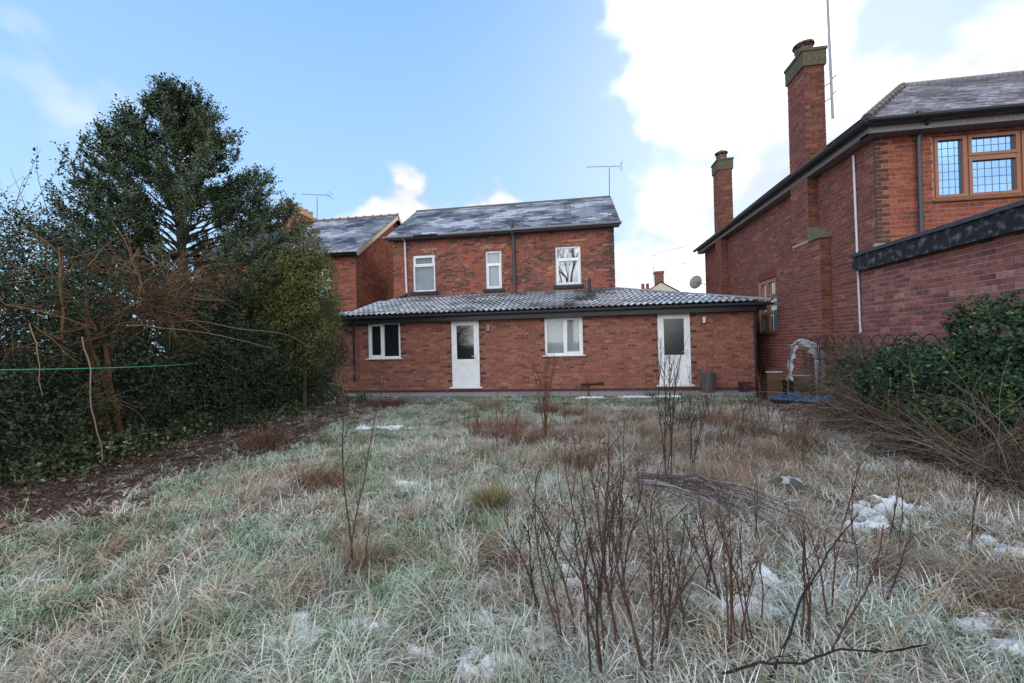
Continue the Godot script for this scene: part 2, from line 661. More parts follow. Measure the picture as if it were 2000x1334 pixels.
func downpipe(b: Buf, pts: Array, r: float, col: Color, socket := 1.4) -> void:
	b.tube(line(pts), r, r, 10, col, true)
	for i in pts.size() - 1:
		var a: Vector3 = pts[i]
		var c: Vector3 = pts[i + 1]
		var n := maxi(1, int(a.distance_to(c) / socket))
		for k in n:
			var q := a.lerp(c, (k + 0.35) / n)
			var d := (c - a).normalized() * 0.035
			b.tube(line([q - d, q + d]), r * 1.22, r * 1.22, 10, col, true)

# ---------------------------------------------------------------- glass
var glass_dark: StandardMaterial3D
var glass_clear: StandardMaterial3D
var glass_mirror: StandardMaterial3D
var glass_blue: StandardMaterial3D
var glass_obscure: StandardMaterial3D

func make_glass() -> void:
	glass_dark = flat_mat(Color(0.012, 0.02, 0.022), 0.04, 0.0, 1.0)
	glass_dark.clearcoat_enabled = true
	glass_dark.clearcoat = 1.0
	glass_dark.clearcoat_roughness = 0.03
	glass_clear = StandardMaterial3D.new()
	glass_clear.albedo_color = Color(0.75, 0.82, 0.85, 0.16)
	glass_clear.transparency = BaseMaterial3D.TRANSPARENCY_ALPHA
	glass_clear.roughness = 0.03
	glass_clear.metallic_specular = 1.0
	glass_mirror = flat_mat(Color(0.40, 0.42, 0.43), 0.02, 0.95, 0.8)
	glass_blue = flat_mat(Color(0.20, 0.36, 0.60), 0.05, 0.85, 0.8)
	glass_obscure = flat_mat(Color(0.02, 0.026, 0.03), 0.22, 0.0, 1.0)

# ---------------------------------------------------------------- buildings
func build_extension() -> void:
	var t := thing("brick_extension", "long single-storey red brick extension with frosted grey tiled lean-to roof", "extension", V(-1.2, 0, -12.4))
	var pal := palette([[Color(0.335, 0.143, 0.108), 6], [Color(0.305, 0.130, 0.10), 5], [Color(0.365, 0.162, 0.122), 4], [Color(0.28, 0.118, 0.092), 2], [Color(0.19, 0.098, 0.085), 1.2], [Color(0.41, 0.19, 0.14), 1]], 40, 0.07)
	var s := {"course": 0.075, "len": 0.225, "joint": 0.009, "pal": pal, "mortar": Color(0.30, 0.19, 0.16), "from": 0.0}
	var o := V(-7.53, 0, -12.4)
	var F := wall_frame(o, V(1, 0, 0))
	var u := func(x: float) -> float: return x + 7.53
	var holes := [[u.call(-6.56), u.call(-5.46), 1.085, 2.235], [u.call(-3.78), u.call(-2.89), 0.15, 2.235], [u.call(-0.855), u.call(0.283), 1.07, 2.235], [u.call(2.43), u.call(3.33), 0.155, 2.235]]
	var patch := FastNoiseLite.new()
	patch.seed = 8
	patch.frequency = 0.35
	s["pick"] = func(a: float, c: float, v: float, row: int):
		# blue-grey bricks bonded in beside the openings
		for h in holes:
			if v > h[2] - 0.05 and v < h[3] and (absf(c - h[0]) < 0.01 or absf(a - h[1]) < 0.01) and row % 3 == 1:
				return Color(0.085, 0.055, 0.06)
		if v < 0.03:
			return Color(0.13, 0.07, 0.06)
		if patch.get_noise_2d(a, v * 3.0) > 0.28 and rng.randf() < 0.5:
			return pal[30 + rng.randi() % 6] if pal.size() > 36 else null
		return null
	brick_wall(t, "rear_wall", o, V(1, 0, 0), 12.63, 2.32, s, holes)
	s.erase("pick")
	brick_wall(t, "side_wall", V(5.1 - 0.0, 0, -12.625), V(0, 0, -1), 5.5, 2.32, s, [], null, false)
	brick_wall(t, "side_wall", V(-7.53, 0, -15.28), V(0, 0, 1), 2.655, 2.32, s, [], null, false)
	finish_bricks()
	var white := Color(0.86, 0.87, 0.89)
	var two := [[0.0, 0.46, 0.0, 1.0, true], [0.46, 1.0, 0.0, 1.0, false]]
	window(t, F, u.call(-6.56), u.call(-5.46), 1.085, 2.235, {"col": white, "lights": two, "glass": glass_dark, "sill": [white, 0.03, 0.06, 0.07], "inset": 0.03})
	window(t, F, u.call(-0.855), u.call(0.283), 1.07, 2.235, {"col": white, "lights": [[0.0, 0.52, 0.0, 1.0, false], [0.52, 1.0, 0.0, 1.0, true]], "glass": glass_clear, "blind": [Color(0.29, 0.32, 0.34), Color(0.29, 0.32, 0.34)], "sill": [white, 0.03, 0.06, 0.07], "inset": 0.03})
	for d in [[-3.78, -2.89, 0.15, 0.0], [2.43, 3.33, 0.155, 1.0]]:
		var u0: float = u.call(d[0])
		var u1: float = u.call(d[1])
		var v0: float = d[2]
		var v1 := 2.235
		var b := Buf.new()
		var fr := 0.06
		panel(b, F, u0 + 0.002, u1 - 0.002, v0, v1, -0.09, -0.02, [[u0 + fr, u1 - fr, v0 + 0.05, v1 - fr]], white)
		var door := part(t, "door", b, mat_plastic)
		door.set_meta("label", "white half-glazed back door")
		var l0 := u0 + fr - 0.005
		var l1 := u1 - fr + 0.005
		var g0 := v0 + 0.86
		var g1 := v1 - fr - 0.11
		var lb := Buf.new()
		panel(lb, F, l0 + 0.006, l1 - 0.006, v0 + 0.056, v1 - fr - 0.004, -0.075, -0.012, [[l0 + 0.115, l1 - 0.115, g0, g1], [l0 + 0.115, l1 - 0.115, v0 + 0.16, g0 - 0.14]], white)
		part(door, "leaf", lb, mat_plastic)
		var pb := Buf.new()
		pb.box(F, V(l0 + 0.11, v0 + 0.155, -0.05), V(l1 - 0.11, g0 - 0.135, -0.026), white)
		panel(pb, F, l0 + 0.14, l1 - 0.14, v0 + 0.185, g0 - 0.165, -0.0265, -0.020, [[l0 + 0.155, l1 - 0.155, v0 + 0.20, g0 - 0.18]], white)
		part(door, "lower_panel", pb, mat_plastic)
		var gb := Buf.new()
		gb.box(F, V(l0 + 0.11, g0 - 0.005, -0.05), V(l1 - 0.11, g1 + 0.005, -0.035), Color.WHITE)
		part(door, "pane", gb, glass_obscure if d[3] > 0.5 else glass_dark)
		var hb := Buf.new()
		hb.box(F, V(l1 - 0.075, v0 + 0.78, -0.012), V(l1 - 0.045, v0 + 1.02, 0.0), Color(0.7, 0.7, 0.72))
		hb.tube(line([F * V(l1 - 0.06, v0 + 0.95, 0.0), F * V(l1 - 0.06, v0 + 0.95, 0.045), F * V(l1 - 0.18, v0 + 0.945, 0.05)]), 0.009, 0.009, 8, Color(0.75, 0.75, 0.77), true)
		part(door, "handle", hb, mat_plastic)
		var sb := Buf.new()
		sb.box(F, V(u0 - 0.07, v0 - 0.045, -0.08), V(u1 + 0.07, v0 - 0.001, 0.055), white)
		part(door, "sill", sb, mat_plastic)
	# eaves board, soffit, gutter
	var black := Color(0.012, 0.013, 0.016)
	var eb := Buf.new()
	eb.wbox(V(-7.62, 2.205, -12.20), V(5.28, 2.385, -12.172), black)
	part(t, "fascia", eb, mat_plastic)
	eb = Buf.new()
	eb.wbox(V(-7.6, 2.215, -12.399), V(5.26, 2.235, -12.2), black)
	part(t, "soffit", eb, mat_plastic)
	eb = Buf.new()
	gutter(eb, V(-7.7, 2.395, -12.11), V(5.42, 2.395, -12.11), 0.055, Color(0.03, 0.032, 0.036))
	part(t, "gutter", eb, mat_plastic)
	eb = Buf.new()
	downpipe(eb, [V(5.06, 2.33, -12.12), V(5.06, 2.2, -12.2), V(5.04, 2.08, -12.34), V(5.04, -0.02, -12.34)], 0.036, black)
	part(t, "downpipe", eb, mat_plastic)
	eb = Buf.new()
	downpipe(eb, [V(-7.02, 2.30, -12.12), V(-7.02, 2.12, -12.33), V(-7.02, 0.35, -12.33)], 0.036, black)
	downpipe(eb, [V(-7.55, 2.12, -12.33), V(-7.04, 1.93, -12.33)], 0.03, black)
	part(t, "downpipe", eb, mat_plastic)
	# roof
	var e0 := V(-7.65, 2.43, -12.06)
	var eave := 13.0
	var rise := 0.90
	var run := 3.24
	var S := sqrt(rise * rise + run * run)
	var up := V(0, rise / S, -run / S)
	var ux := V(1, 0, 0)
	var nrm := ux.cross(up)
	var deck := Buf.new()
	var p0 := e0 + nrm * -0.01
	var p1 := p0 + ux * eave
	var p2 := V(1.55, 0, 0) + V(0, p0.y + rise, p0.z - run)
	var p3 := V(-7.02, 0, 0) + V(0, p0.y + rise, p0.z - run)
	deck.quad(p0, p1, p2, p3, Color(0.05, 0.05, 0.055))
	# hip over the side of the house, back to its far end
	var p4 := V(5.35, 2.42, -18.2)
	var p5 := V(1.57, 3.32, -18.2)
	deck.quad(p1, p4, p5, p2, Color(0.06, 0.06, 0.065))
	deck.quad(p0 - V(0, 0.05, 0), p1 - V(0, 0.05, 0), p1, p0, Color(0.03, 0.03, 0.03))
	deck.tri(p0, p3, V(p0.x, 2.3, p3.z), Color(0.05, 0.05, 0.05))
	var roof := part(t, "roof", deck, mat_plain)
	roof.set_meta("label", "low-pitched roof of frosted grey double-roll tiles")
	# double-roll tiles
	var tw := 0.3514
	var rows := 10
	var gauge := S / rows
	var fn := FastNoiseLite.new()
	fn.seed = 77
	fn.frequency = 0.45
	var shapes: Array = []
	for k in 10:
		var b := Buf.new()
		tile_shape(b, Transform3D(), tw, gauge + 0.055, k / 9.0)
		shapes.append(b.mesh(mat_slate))
	var bulk := Buf.new()
	var count := 0
	for r in rows:
		for c in 37:
			var uu := (c + 0.5) * tw
			var sl := (r + 0.5) * gauge
			var fr := sl / S
			var left := lerpf(0.0, 0.63, fr)
			var right := lerpf(eave, 9.2, fr)
			if uu - tw * 0.45 < left - 0.12 or uu + tw * 0.3 > right + 0.05:
				continue
			var frost := 0.74 + fn.get_noise_2d(uu * 1.0, sl * 2.0) * 0.8 + R(-0.24, 0.2)
			frost -= 0.55 * exp(-pow((uu - 7.35 - sl * 0.35) / 0.45, 2.0))   # bare, mossy run where meltwater comes down
			if r == rows - 1:
				frost -= 0.35
			frost = clampf(frost, 0.0, 1.0)
			var X := Transform3D(Basis(ux, nrm, -up), e0 + ux * uu + up * (r * gauge) + nrm * (0.040 + R(0, 0.010)))
			X.basis = X.basis * Basis(Vector3(1, 0, 0), -0.075) * Basis(Vector3(0, 1, 0), R(-0.016, 0.016)) * Basis(Vector3(0, 0, 1), R(-0.012, 0.012))
			if count < 300:
				count += 1
				var o2 := MeshInstance3D.new()
				o2.name = "roof_tile"
				o2.mesh = shapes[roundi(frost * 9.0)]
				o2.transform = X
				roof.add_child(o2, true)
			else:
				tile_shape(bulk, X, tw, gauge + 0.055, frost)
	if bulk.v.size():
		part(roof, "upper_tiles", bulk, mat_slate).set_meta("kind", "stuff")
	# hip tiles down to the right-hand corner
	var h0 := p2 + V(0, 0.05, 0)
	var h1 := p1 + V(0, 0.05, 0)
	for i in 12:
		var hb := Buf.new()
		var a := h0.lerp(h1, i / 12.0)
		var c := h0.lerp(h1, (i + 1.06) / 12.0)
		var d := (c - a).normalized()
		var sd := d.cross(Vector3.UP).normalized()
		for k in 6:
			var w0 := PI * k / 6
			var w1 := PI * (k + 1) / 6
			var q0 := sd * cos(w0) * 0.12 + Vector3.UP * sin(w0) * 0.06
			var q1 := sd * cos(w1) * 0.12 + Vector3.UP * sin(w1) * 0.06
			hb.quad(a + q0, c + q0 * 0.93, c + q1 * 0.93, a + q1, vary(Color(0.30, 0.31, 0.34), 0.1))
		part(roof, "hip_tile", hb, mat_slate)
	# lead flashing against the house
	var fb := Buf.new()
	fb.box(Transform3D(Basis(ux, nrm, ux.cross(nrm)), V(-7.0, 3.33, -15.26)), V(0, 0, -0.01), V(8.55, 0.012, 0.2), Color(0.16, 0.165, 0.18))
	fb.wbox(V(-6.95, 3.28, -15.29), V(1.56, 3.40, -15.27), Color(0.17, 0.175, 0.19))
	part(roof, "flashing", fb, mat_paint)
	var vp := Buf.new()
	vp.tube(line([V(0.61, 3.02, -14.6), V(0.605, 3.62, -14.6)]), 0.055, 0.055, 12, Color(0.02, 0.022, 0.025), true)
	vp.tube(line([V(0.605, 3.60, -14.6), V(0.605, 3.67, -14.6)]), 0.062, 0.05, 12, Color(0.02, 0.022, 0.025), true)
	vp.tube(line([V(0.61, 3.04, -14.6), V(0.608, 3.15, -14.6)]), 0.061, 0.061, 12, Color(0.62, 0.63, 0.66), true)
	part(t, "vent_pipe", vp, mat_plastic)
	# small fittings
	vp = Buf.new()
	vp.box(F, V(u.call(0.655), 2.06, -0.01), V(u.call(0.765), 2.185, 0.006), Color(0.06, 0.035, 0.03))
	for i in 5:
		vp.box(F, V(u.call(0.665), 2.072 + i * 0.022, 0.006), V(u.call(0.755), 2.082 + i * 0.022, 0.012), Color(0.10, 0.05, 0.04))
	part(t, "air_vent", vp, mat_plastic)
	vp = Buf.new()
	downpipe(vp, [V(0.2, 0.20, -12.34), V(0.80, 0.23, -12.34), V(0.83, 0.19, -12.34)], 0.034, Color(0.02, 0.018, 0.018), 3.0)
	part(t, "waste_pipe", vp, mat_plastic)
	vp = Buf.new()
	vp.box(F, V(0.02, 0.0, -0.002), V(12.6, 0.014, 0.004), Color(0.03, 0.03, 0.03))
	part(t, "damp_course", vp, mat_plain)

# one double-roll tile; z = 0 is the nose, +z towards the eave after the basis turns it, length runs to -z
func tile_shape(b: Buf, X: Transform3D, w: float, ln: float, frost: float) -> void:
	var n := 12
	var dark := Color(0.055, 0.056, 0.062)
	var white := dark.lerp(Color(0.74, 0.77, 0.83), frost)
	var prev := Vector3.ZERO
	var prevb := Vector3.ZERO
	for i in n + 1:
		var q := float(i) / n
		var y := 0.044 * pow(0.5 - 0.5 * cos(TAU * 2.0 * q), 1.25)
		var p := V((q - 0.5) * w, y, 0)
		var pb := V((q - 0.5) * w, y - 0.034, 0)
		if i > 0:
			b.quad(X * prev, X * p, X * (p + V(0, 0, -ln)), X * (prev + V(0, 0, -ln)), white)
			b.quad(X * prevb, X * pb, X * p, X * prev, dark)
		prev = p
		prevb = pb

func build_house() -> void:
	var t := thing("brick_house", "two-storey red brick house with frosted slate roof behind the extension", "house", V(-2.7, 0, -15.3))
	var pal := palette([[Color(0.305, 0.122, 0.094), 5], [Color(0.26, 0.108, 0.088), 4], [Color(0.345, 0.128, 0.092), 3], [Color(0.21, 0.10, 0.083), 2.5], [Color(0.12, 0.07, 0.065), 1.2], [Color(0.37, 0.20, 0.145), 0.8], [Color(0.40, 0.15, 0.10), 1]], 44, 0.12)
	var s := {"course": 0.077, "len": 0.228, "joint": 0.009, "pal": pal, "mortar": Color(0.25, 0.165, 0.14), "from": 3.18, "headers": 4}
	var X0 := -6.96
	var F := wall_frame(V(X0, 0, -15.3), V(1, 0, 0))
	var w1 := [0.80, 1.71, 3.57, 5.015]
	var w2 := [3.72, 4.335, 3.555, 5.015]
	var w3 := [6.375, 7.305, 3.575, 5.02]
	var patch := FastNoiseLite.new()
	patch.seed = 31
	patch.frequency = 0.5
	s["pick"] = func(a: float, c: float, v: float, _row: int):
		# pale rubbed bricks over the window heads, soot-dark ones at the right-hand corner
		for w in [w1, w2, w3]:
			if v > w[3] - 0.03 and v < w[3] + 0.2 and c > w[0] and a < w[1] and rng.randf() < 0.35:
				return Color(0.42, 0.27, 0.17)
		if a > 8.1 and rng.randf() < 0.7:
			return Color(0.12, 0.075, 0.07)
		var q := patch.get_noise_2d(a, v * 1.5)
		if q > 0.25 and rng.randf() < 0.5:
			return Color(0.40, 0.13, 0.085)
		if q < -0.22 and rng.randf() < 0.5:
			return Color(0.17, 0.08, 0.07)
		return null
	brick_wall(t, "rear_wall", V(X0, 0, -15.3), V(1, 0, 0), 8.53, 5.66, s, [w1, w2, w3])
	s.erase("pick")
	s["from"] = 0.0
	s["mortar"] = Color(0.24, 0.11, 0.085)
	var gab := func(u: float) -> float: return 5.66 + (3.0 - absf(u - 3.0)) * 0.628 + 0.02
	var gab2 := func(u: float) -> float: return 5.66 + (3.0 - absf(u - 3.0)) * 0.628 + 0.02
	brick_wall(t, "gable_wall", V(1.57, 0, -15.53), V(0, 0, -1), 6.0, 5.62, s, [], gab, false)
	brick_wall(t, "gable_wall", V(X0, 0, -21.53), V(0, 0, 1), 6.0, 5.62, s, [], gab2, false)
	finish_bricks()
	var white := Color(0.85, 0.86, 0.88)
	var dark := Color(0.035, 0.042, 0.05)
	var ca := Color(0.33, 0.35, 0.38)
	window(t, F, w1[0], w1[1], w1[2], w1[3], {"col": white, "lights": [[0.0, 1.0, 0.0, 0.71, false], [0.0, 1.0, 0.71, 1.0, true]], "glass": glass_clear, "blind": [ca, Color(0.24, 0.24, 0.28)], "sill": [dark, 0.11, 0.07, 0.10], "inset": 0.06})
	window(t, F, w2[0], w2[1], w2[2], w2[3], {"col": white, "lights": [[0.0, 1.0, 0.0, 0.66, true], [0.0, 1.0, 0.66, 1.0, false]], "glass": glass_clear, "blind": [Color(0.40, 0.42, 0.45), Color(0.46, 0.49, 0.52)], "sill": [dark, 0.11, 0.07, 0.10], "inset": 0.06})
	window(t, F, w3[0], w3[1], w3[2], w3[3], {"col": white, "lights": [[0.0, 1.0, 0.0, 0.68, true], [0.0, 1.0, 0.68, 1.0, false]], "glass": glass_mirror, "sill": [dark, 0.11, 0.07, 0.10], "inset": 0.06})
	# roof
	var rise := 2.10
	var run := 3.36
	var S := sqrt(rise * rise + run * run)
	var up := V(0, rise / S, -run / S)
	var e0 := V(-7.12, 5.66, -14.97)
	var L := 8.88
	var b := Buf.new()
	var k := Color(0.05, 0.052, 0.06)
	var r0 := e0 + up * S
	b.quad(e0, e0 + V(L, 0, 0), r0 + V(L, 0, 0), r0, k)
	var back := V(-7.12, 5.66, -14.97 - run * 2)
	b.quad(r0, r0 + V(L, 0, 0), back + V(L, 0, 0), back, k)
	b.quad(e0 - V(0, 0.08, 0), e0 + V(L, -0.08, 0), e0 + V(L, 0, 0), e0, k)
	var roof := part(t, "roof", b, mat_plain)
	roof.set_meta("label", "steep slate roof dusted with frost")
	for side in [e0 + V(0.0, 0, 0), e0 + V(L, 0, 0)]:
		var vb := Buf.new()
		vb.tube(line([side + V(0, -0.02, 0), side + up * S + V(0, -0.02, 0)]), 0.04, 0.04, 5, Color(0.16, 0.15, 0.15), true)
		vb.tube(line([side + up * S + V(0, -0.02, 0), side + V(0, -0.02, -run * 2)]), 0.04, 0.04, 5, Color(0.16, 0.15, 0.15), true)
		part(roof, "verge", vb, mat_plain)
	var tones := rimed(Color(0.06, 0.070, 0.10), Color(0.58, 0.62, 0.71))
	var fn := FastNoiseLite.new()
	fn.seed = 12
	fn.frequency = 0.42
	fn.fractal_octaves = 3
	slates(t, roof, e0, V(1, 0, 0), up, L, S, 0.305, 0.205, 0.013, 300, func(u: float, q: float) -> Array:
		var i := clampi(roundi((0.50 + fn.get_noise_2d(u, q * 1.6) * 0.9 + R(-0.22, 0.22)) * 15.0), 0, 15)
		return [i, tones[i]])
	for i in 20:
		var rb := Buf.new()
		var a := r0 + V(L * i / 20.0, 0.02, 0)
		var c := r0 + V(L * (i + 0.985) / 20.0, 0.02, 0)
		for z in [1.0, -1.0]:
			rb.quad(a + V(0, 0.05, 0), a + V(0, -0.07, 0.14 * z), c + V(0, -0.07, 0.14 * z), c + V(0, 0.05, 0), vary(Color(0.13, 0.11, 0.11), 0.15))
		part(roof, "ridge_tile", rb, mat_slate)
	# gutter and pipes
	var grey := Color(0.33, 0.34, 0.37)
	b = Buf.new()
	gutter(b, V(-7.2, 5.70, -14.93), V(-5.95, 5.69, -14.93), 0.055, grey)
	gutter(b, V(-5.95, 5.685, -14.93), V(-5.0, 5.685, -14.93), 0.055, Color(0.03, 0.03, 0.035))
	gutter(b, V(-5.0, 5.68, -14.93), V(1.80, 5.70, -14.93), 0.055, grey)
	part(t, "gutter", b, mat_plastic)
	b = Buf.new()
	b.wbox(V(-7.1, 5.59, -15.06), V(1.74, 5.655, -15.03), Color(0.06, 0.06, 0.065))
	b.wbox(V(-7.1, 5.59, -15.29), V(1.74, 5.60, -15.06), Color(0.06, 0.06, 0.065))
	part(t, "fascia", b, mat_plastic)
	b = Buf.new()
	downpipe(b, [V(-6.42, 5.66, -14.95), V(-6.42, 5.56, -15.2), V(-6.40, 3.50, -15.24)], 0.034, Color(0.70, 0.72, 0.75))
	part(t, "downpipe", b, mat_plastic).set_meta("label", "white plastic downpipe")
	b = Buf.new()
	downpipe(b, [V(-6.40, 3.52, -15.24), V(-6.43, 3.46, -15.22), V(-7.02, 3.27, -15.1)], 0.036, Color(0.015, 0.016, 0.018))
	part(t, "drain_elbow", b, mat_plastic)
	b = Buf.new()
	downpipe(b, [V(-2.13, 5.98, -14.96), V(-2.13, 5.60, -14.96), V(-2.13, 5.45, -15.22), V(-2.13, 3.3, -15.22)], 0.055, Color(0.05, 0.055, 0.07), 0.9)
	part(t, "soil_pipe", b, mat_plastic).set_meta("label", "dark soil pipe rising past the gutter")
	b = Buf.new()
	b.wbox(V(-6.9, 3.405, -15.3), V(1.5, 3.425, -15.285), Color(0.20, 0.02, 0.015))
	part(t, "painted_band", b, mat_paint)
	aerial("tv_aerial", "thin TV aerial on a mast over the right-hand gable of the slate roof", V(1.71, 7.7, -18.25), 1.32, V(-0.98, 0.11, 0), V(0.45, 0.0, 0.05))

func aerial(called: String, label: String, base: Vector3, h: float, l: Vector3, r: Vector3) -> void:
	var t := thing(called, label, "aerial", base, "roof aerials")
	var col := Color(0.13, 0.13, 0.14)
	var b := Buf.new()
	b.tube(line([base, base + V(0.03, h, 0)]), 0.018, 0.016, 6, col, true)
	part(t, "mast", b, mat_plain)
	b = Buf.new()
	var c := base + V(0.03, h, 0)
	b.tube(line([c + l, c + r]), 0.010, 0.010, 5, col, true)
	var n := 12
	for i in n:
		var p := (c + l).lerp(c + r, (i + 0.4) / n)
		var q := V(0.02, 0.0, 0.13 + 0.02 * i / n)
		b.tube(line([p - q, p + q]), 0.005, 0.005, 4, col)
	part(t, "boom", b, mat_plain)
	b = Buf.new()
	var e := c + r
	for k in [-1.0, 1.0]:
		for j in 3:
			b.tube(line([e + V(0.0, 0, -0.2 + 0.2 * j), e + V(0.08, 0.14 * k, -0.2 + 0.2 * j)]), 0.006, 0.006, 4, col)
		b.tube(line([e + V(0.08, 0.14 * k, -0.22), e + V(0.08, 0.14 * k, 0.22)]), 0.006, 0.006, 4, col)
	part(t, "reflector", b, mat_plain)

func build_neighbour() -> void:
	var t := thing("neighbouring_house", "brick neighbouring house half hidden by the holly, slate roof and clustered chimney pots", "house", V(-12, 0, -15.5))
	var pal := palette([[Color(0.32, 0.12, 0.085), 5], [Color(0.26, 0.10, 0.08), 3], [Color(0.38, 0.15, 0.10), 2], [Color(0.14, 0.07, 0.065), 1]], 24, 0.13)
	var s := {"course": 0.077, "len": 0.228, "joint": 0.009, "pal": pal, "mortar": Color(0.20, 0.12, 0.10), "from": 2.4}
	var win := [5.5, 6.4, 3.6, 4.9]
	brick_wall(t, "rear_wall", V(-16.2, 0, -15.5), V(1, 0, 0), 7.55, 5.3, s, [win])
	var s2: Dictionary = s.duplicate()
	var gab := func(u: float) -> float: return 5.3 + (3.8 - absf(u - 3.8)) * 0.66
	brick_wall(t, "gable_wall", V(-8.65, 0, -15.725), V(0, 0, -1), 7.4, 5.28, s2, [], gab)
	finish_bricks(200)
	window(t, wall_frame(V(-16.2, 0, -15.5), V(1, 0, 0)), win[0], win[1], win[2], win[3], {"col": Color(0.75, 0.76, 0.78), "lights": [[0.0, 1.0, 0.0, 0.5, false], [0.0, 1.0, 0.5, 1.0, false]], "glass": glass_dark, "sill": [Color(0.5, 0.5, 0.5), 0.08, 0.06, 0.06]})
	var rise := 2.72
	var run := 4.1
	var S := sqrt(rise * rise + run * run)
	var up := V(0, rise / S, -run / S)
	var e0 := V(-16.4, 5.27, -15.2)
	var L := 7.95
	var r0 := e0 + up * S
	var b := Buf.new()
	var k := Color(0.05, 0.052, 0.06)
	b.quad(e0, e0 + V(L, 0, 0), r0 + V(L, 0, 0), r0, k)
	var back := e0 - V(0, 0, run * 2)
	b.quad(r0, r0 + V(L, 0, 0), back + V(L, 0, 0), back, k)
	b.quad(e0 - V(0, 0.09, 0), e0 + V(L, -0.09, 0), e0 + V(L, 0, 0), e0, k)
	var roof := part(t, "roof", b, mat_plain)
	var tones := rimed(Color(0.05, 0.064, 0.10), Color(0.58, 0.62, 0.71))
	var fn := FastNoiseLite.new()
	fn.seed = 19
	fn.frequency = 0.4
	slates(t, roof, e0 + V(3.6, 0, 0), V(1, 0, 0), up, L - 3.6, S, 0.305, 0.22, 0.013, 200, func(u: float, q: float) -> Array:
		var i := clampi(roundi((0.42 + fn.get_noise_2d(u, q * 1.6) * 0.8 + R(-0.22, 0.22)) * 15.0), 0, 15)
		return [i, tones[i]])
	for i in 18:
		var rb := Buf.new()
		var a := r0 + V(L * i / 18.0, 0.02, 0)
		var c := r0 + V(L * (i + 0.97) / 18.0, 0.02, 0)
		for z in [1.0, -1.0]:
			rb.quad(a + V(0, 0.06, 0), a + V(0, -0.06, 0.13 * z), c + V(0, -0.06, 0.13 * z), c + V(0, 0.06, 0), vary(Color(0.28, 0.15, 0.12), 0.15))
		rb.tube(line([c - V(0.05, -0.05, 0), c + V(0.02, 0.05, 0)]), 0.05, 0.05, 6, Color(0.25, 0.14, 0.12), true)
		part(roof, "ridge_tile", rb, mat_slate)
	b = Buf.new()
	var cream := Color(0.52, 0.42, 0.33)
	var g0 := e0 + V(L, 0, 0)
	var g1 := r0 + V(L, 0, 0)
	var g2 := back + V(L, 0, 0)
	for pr in [[g0, g1], [g1, g2]]:
		var d: Vector3 = (pr[1] - pr[0]).normalized()
		var nn := V(1, 0, 0).cross(d).normalized()
		b.box(Transform3D(Basis(V(1, 0, 0), d, V(1, 0, 0).cross(d)), pr[0]), V(-0.01, 0, -0.16), V(0.02, pr[0].distance_to(pr[1]), -0.004), cream) if nn.y > 0 else b.box(Transform3D(Basis(V(1, 0, 0), d, V(1, 0, 0).cross(d)), pr[0]), V(-0.01, 0, 0.004), V(0.02, pr[0].distance_to(pr[1]), 0.16), cream)
	part(t, "bargeboard", b, mat_paint)
	b = Buf.new()
	gutter(b, e0 + V(0, 0.0, 0.06), g0 + V(0, 0.0, 0.06), 0.055, Color(0.03, 0.03, 0.034))
	part(t, "gutter", b, mat_plastic)
	# chimney stack across the ridge with its row of pots
	b = Buf.new()
	var cs := Color(0.36, 0.16, 0.11)
	b.wbox(V(-14.12, 6.6, -20.4), V(-13.6, 8.15, -18.3), cs)
	for i in 3:
		b.wbox(V(-14.16 - 0.035 * i, 8.15 + 0.085 * i, -20.44 - 0.035 * i), V(-13.56 + 0.035 * i, 8.235 + 0.085 * i, -18.26 + 0.035 * i), Color(0.55, 0.36, 0.25) if i != 1 else Color(0.34, 0.13, 0.09))
	b.wbox(V(-14.15, 8.405, -20.43), V(-13.57, 8.50, -18.27), Color(0.50, 0.38, 0.28))
	var stack := part(t, "chimney_stack", b, mat_brick)
	for i in 5:
		var z := -18.52 - 0.43 * i
		b = Buf.new()
		var pc := Color(0.32, 0.10, 0.08) if i == 0 else vary(Color(0.55, 0.40, 0.28), 0.1)
		var hh := 0.40 if i == 0 else 0.30
		b.tube(line([V(-13.86, 8.48, z), V(-13.86, 8.5 + hh, z)]), 0.135, 0.12, 12, pc, true)
		b.tube(line([V(-13.86, 8.46 + hh, z), V(-13.86, 8.53 + hh, z)]), 0.15, 0.15, 12, pc, true)
		part(stack, "chimney_pot", b, mat_stone)
	aerial("tv_aerial", "TV aerial leaning beside the clustered chimney pots of the neighbouring house", V(-12.85, 8.05, -19.3), 1.2, V(-0.85, 0.2, 0), V(0.75, -0.02, 0.1))

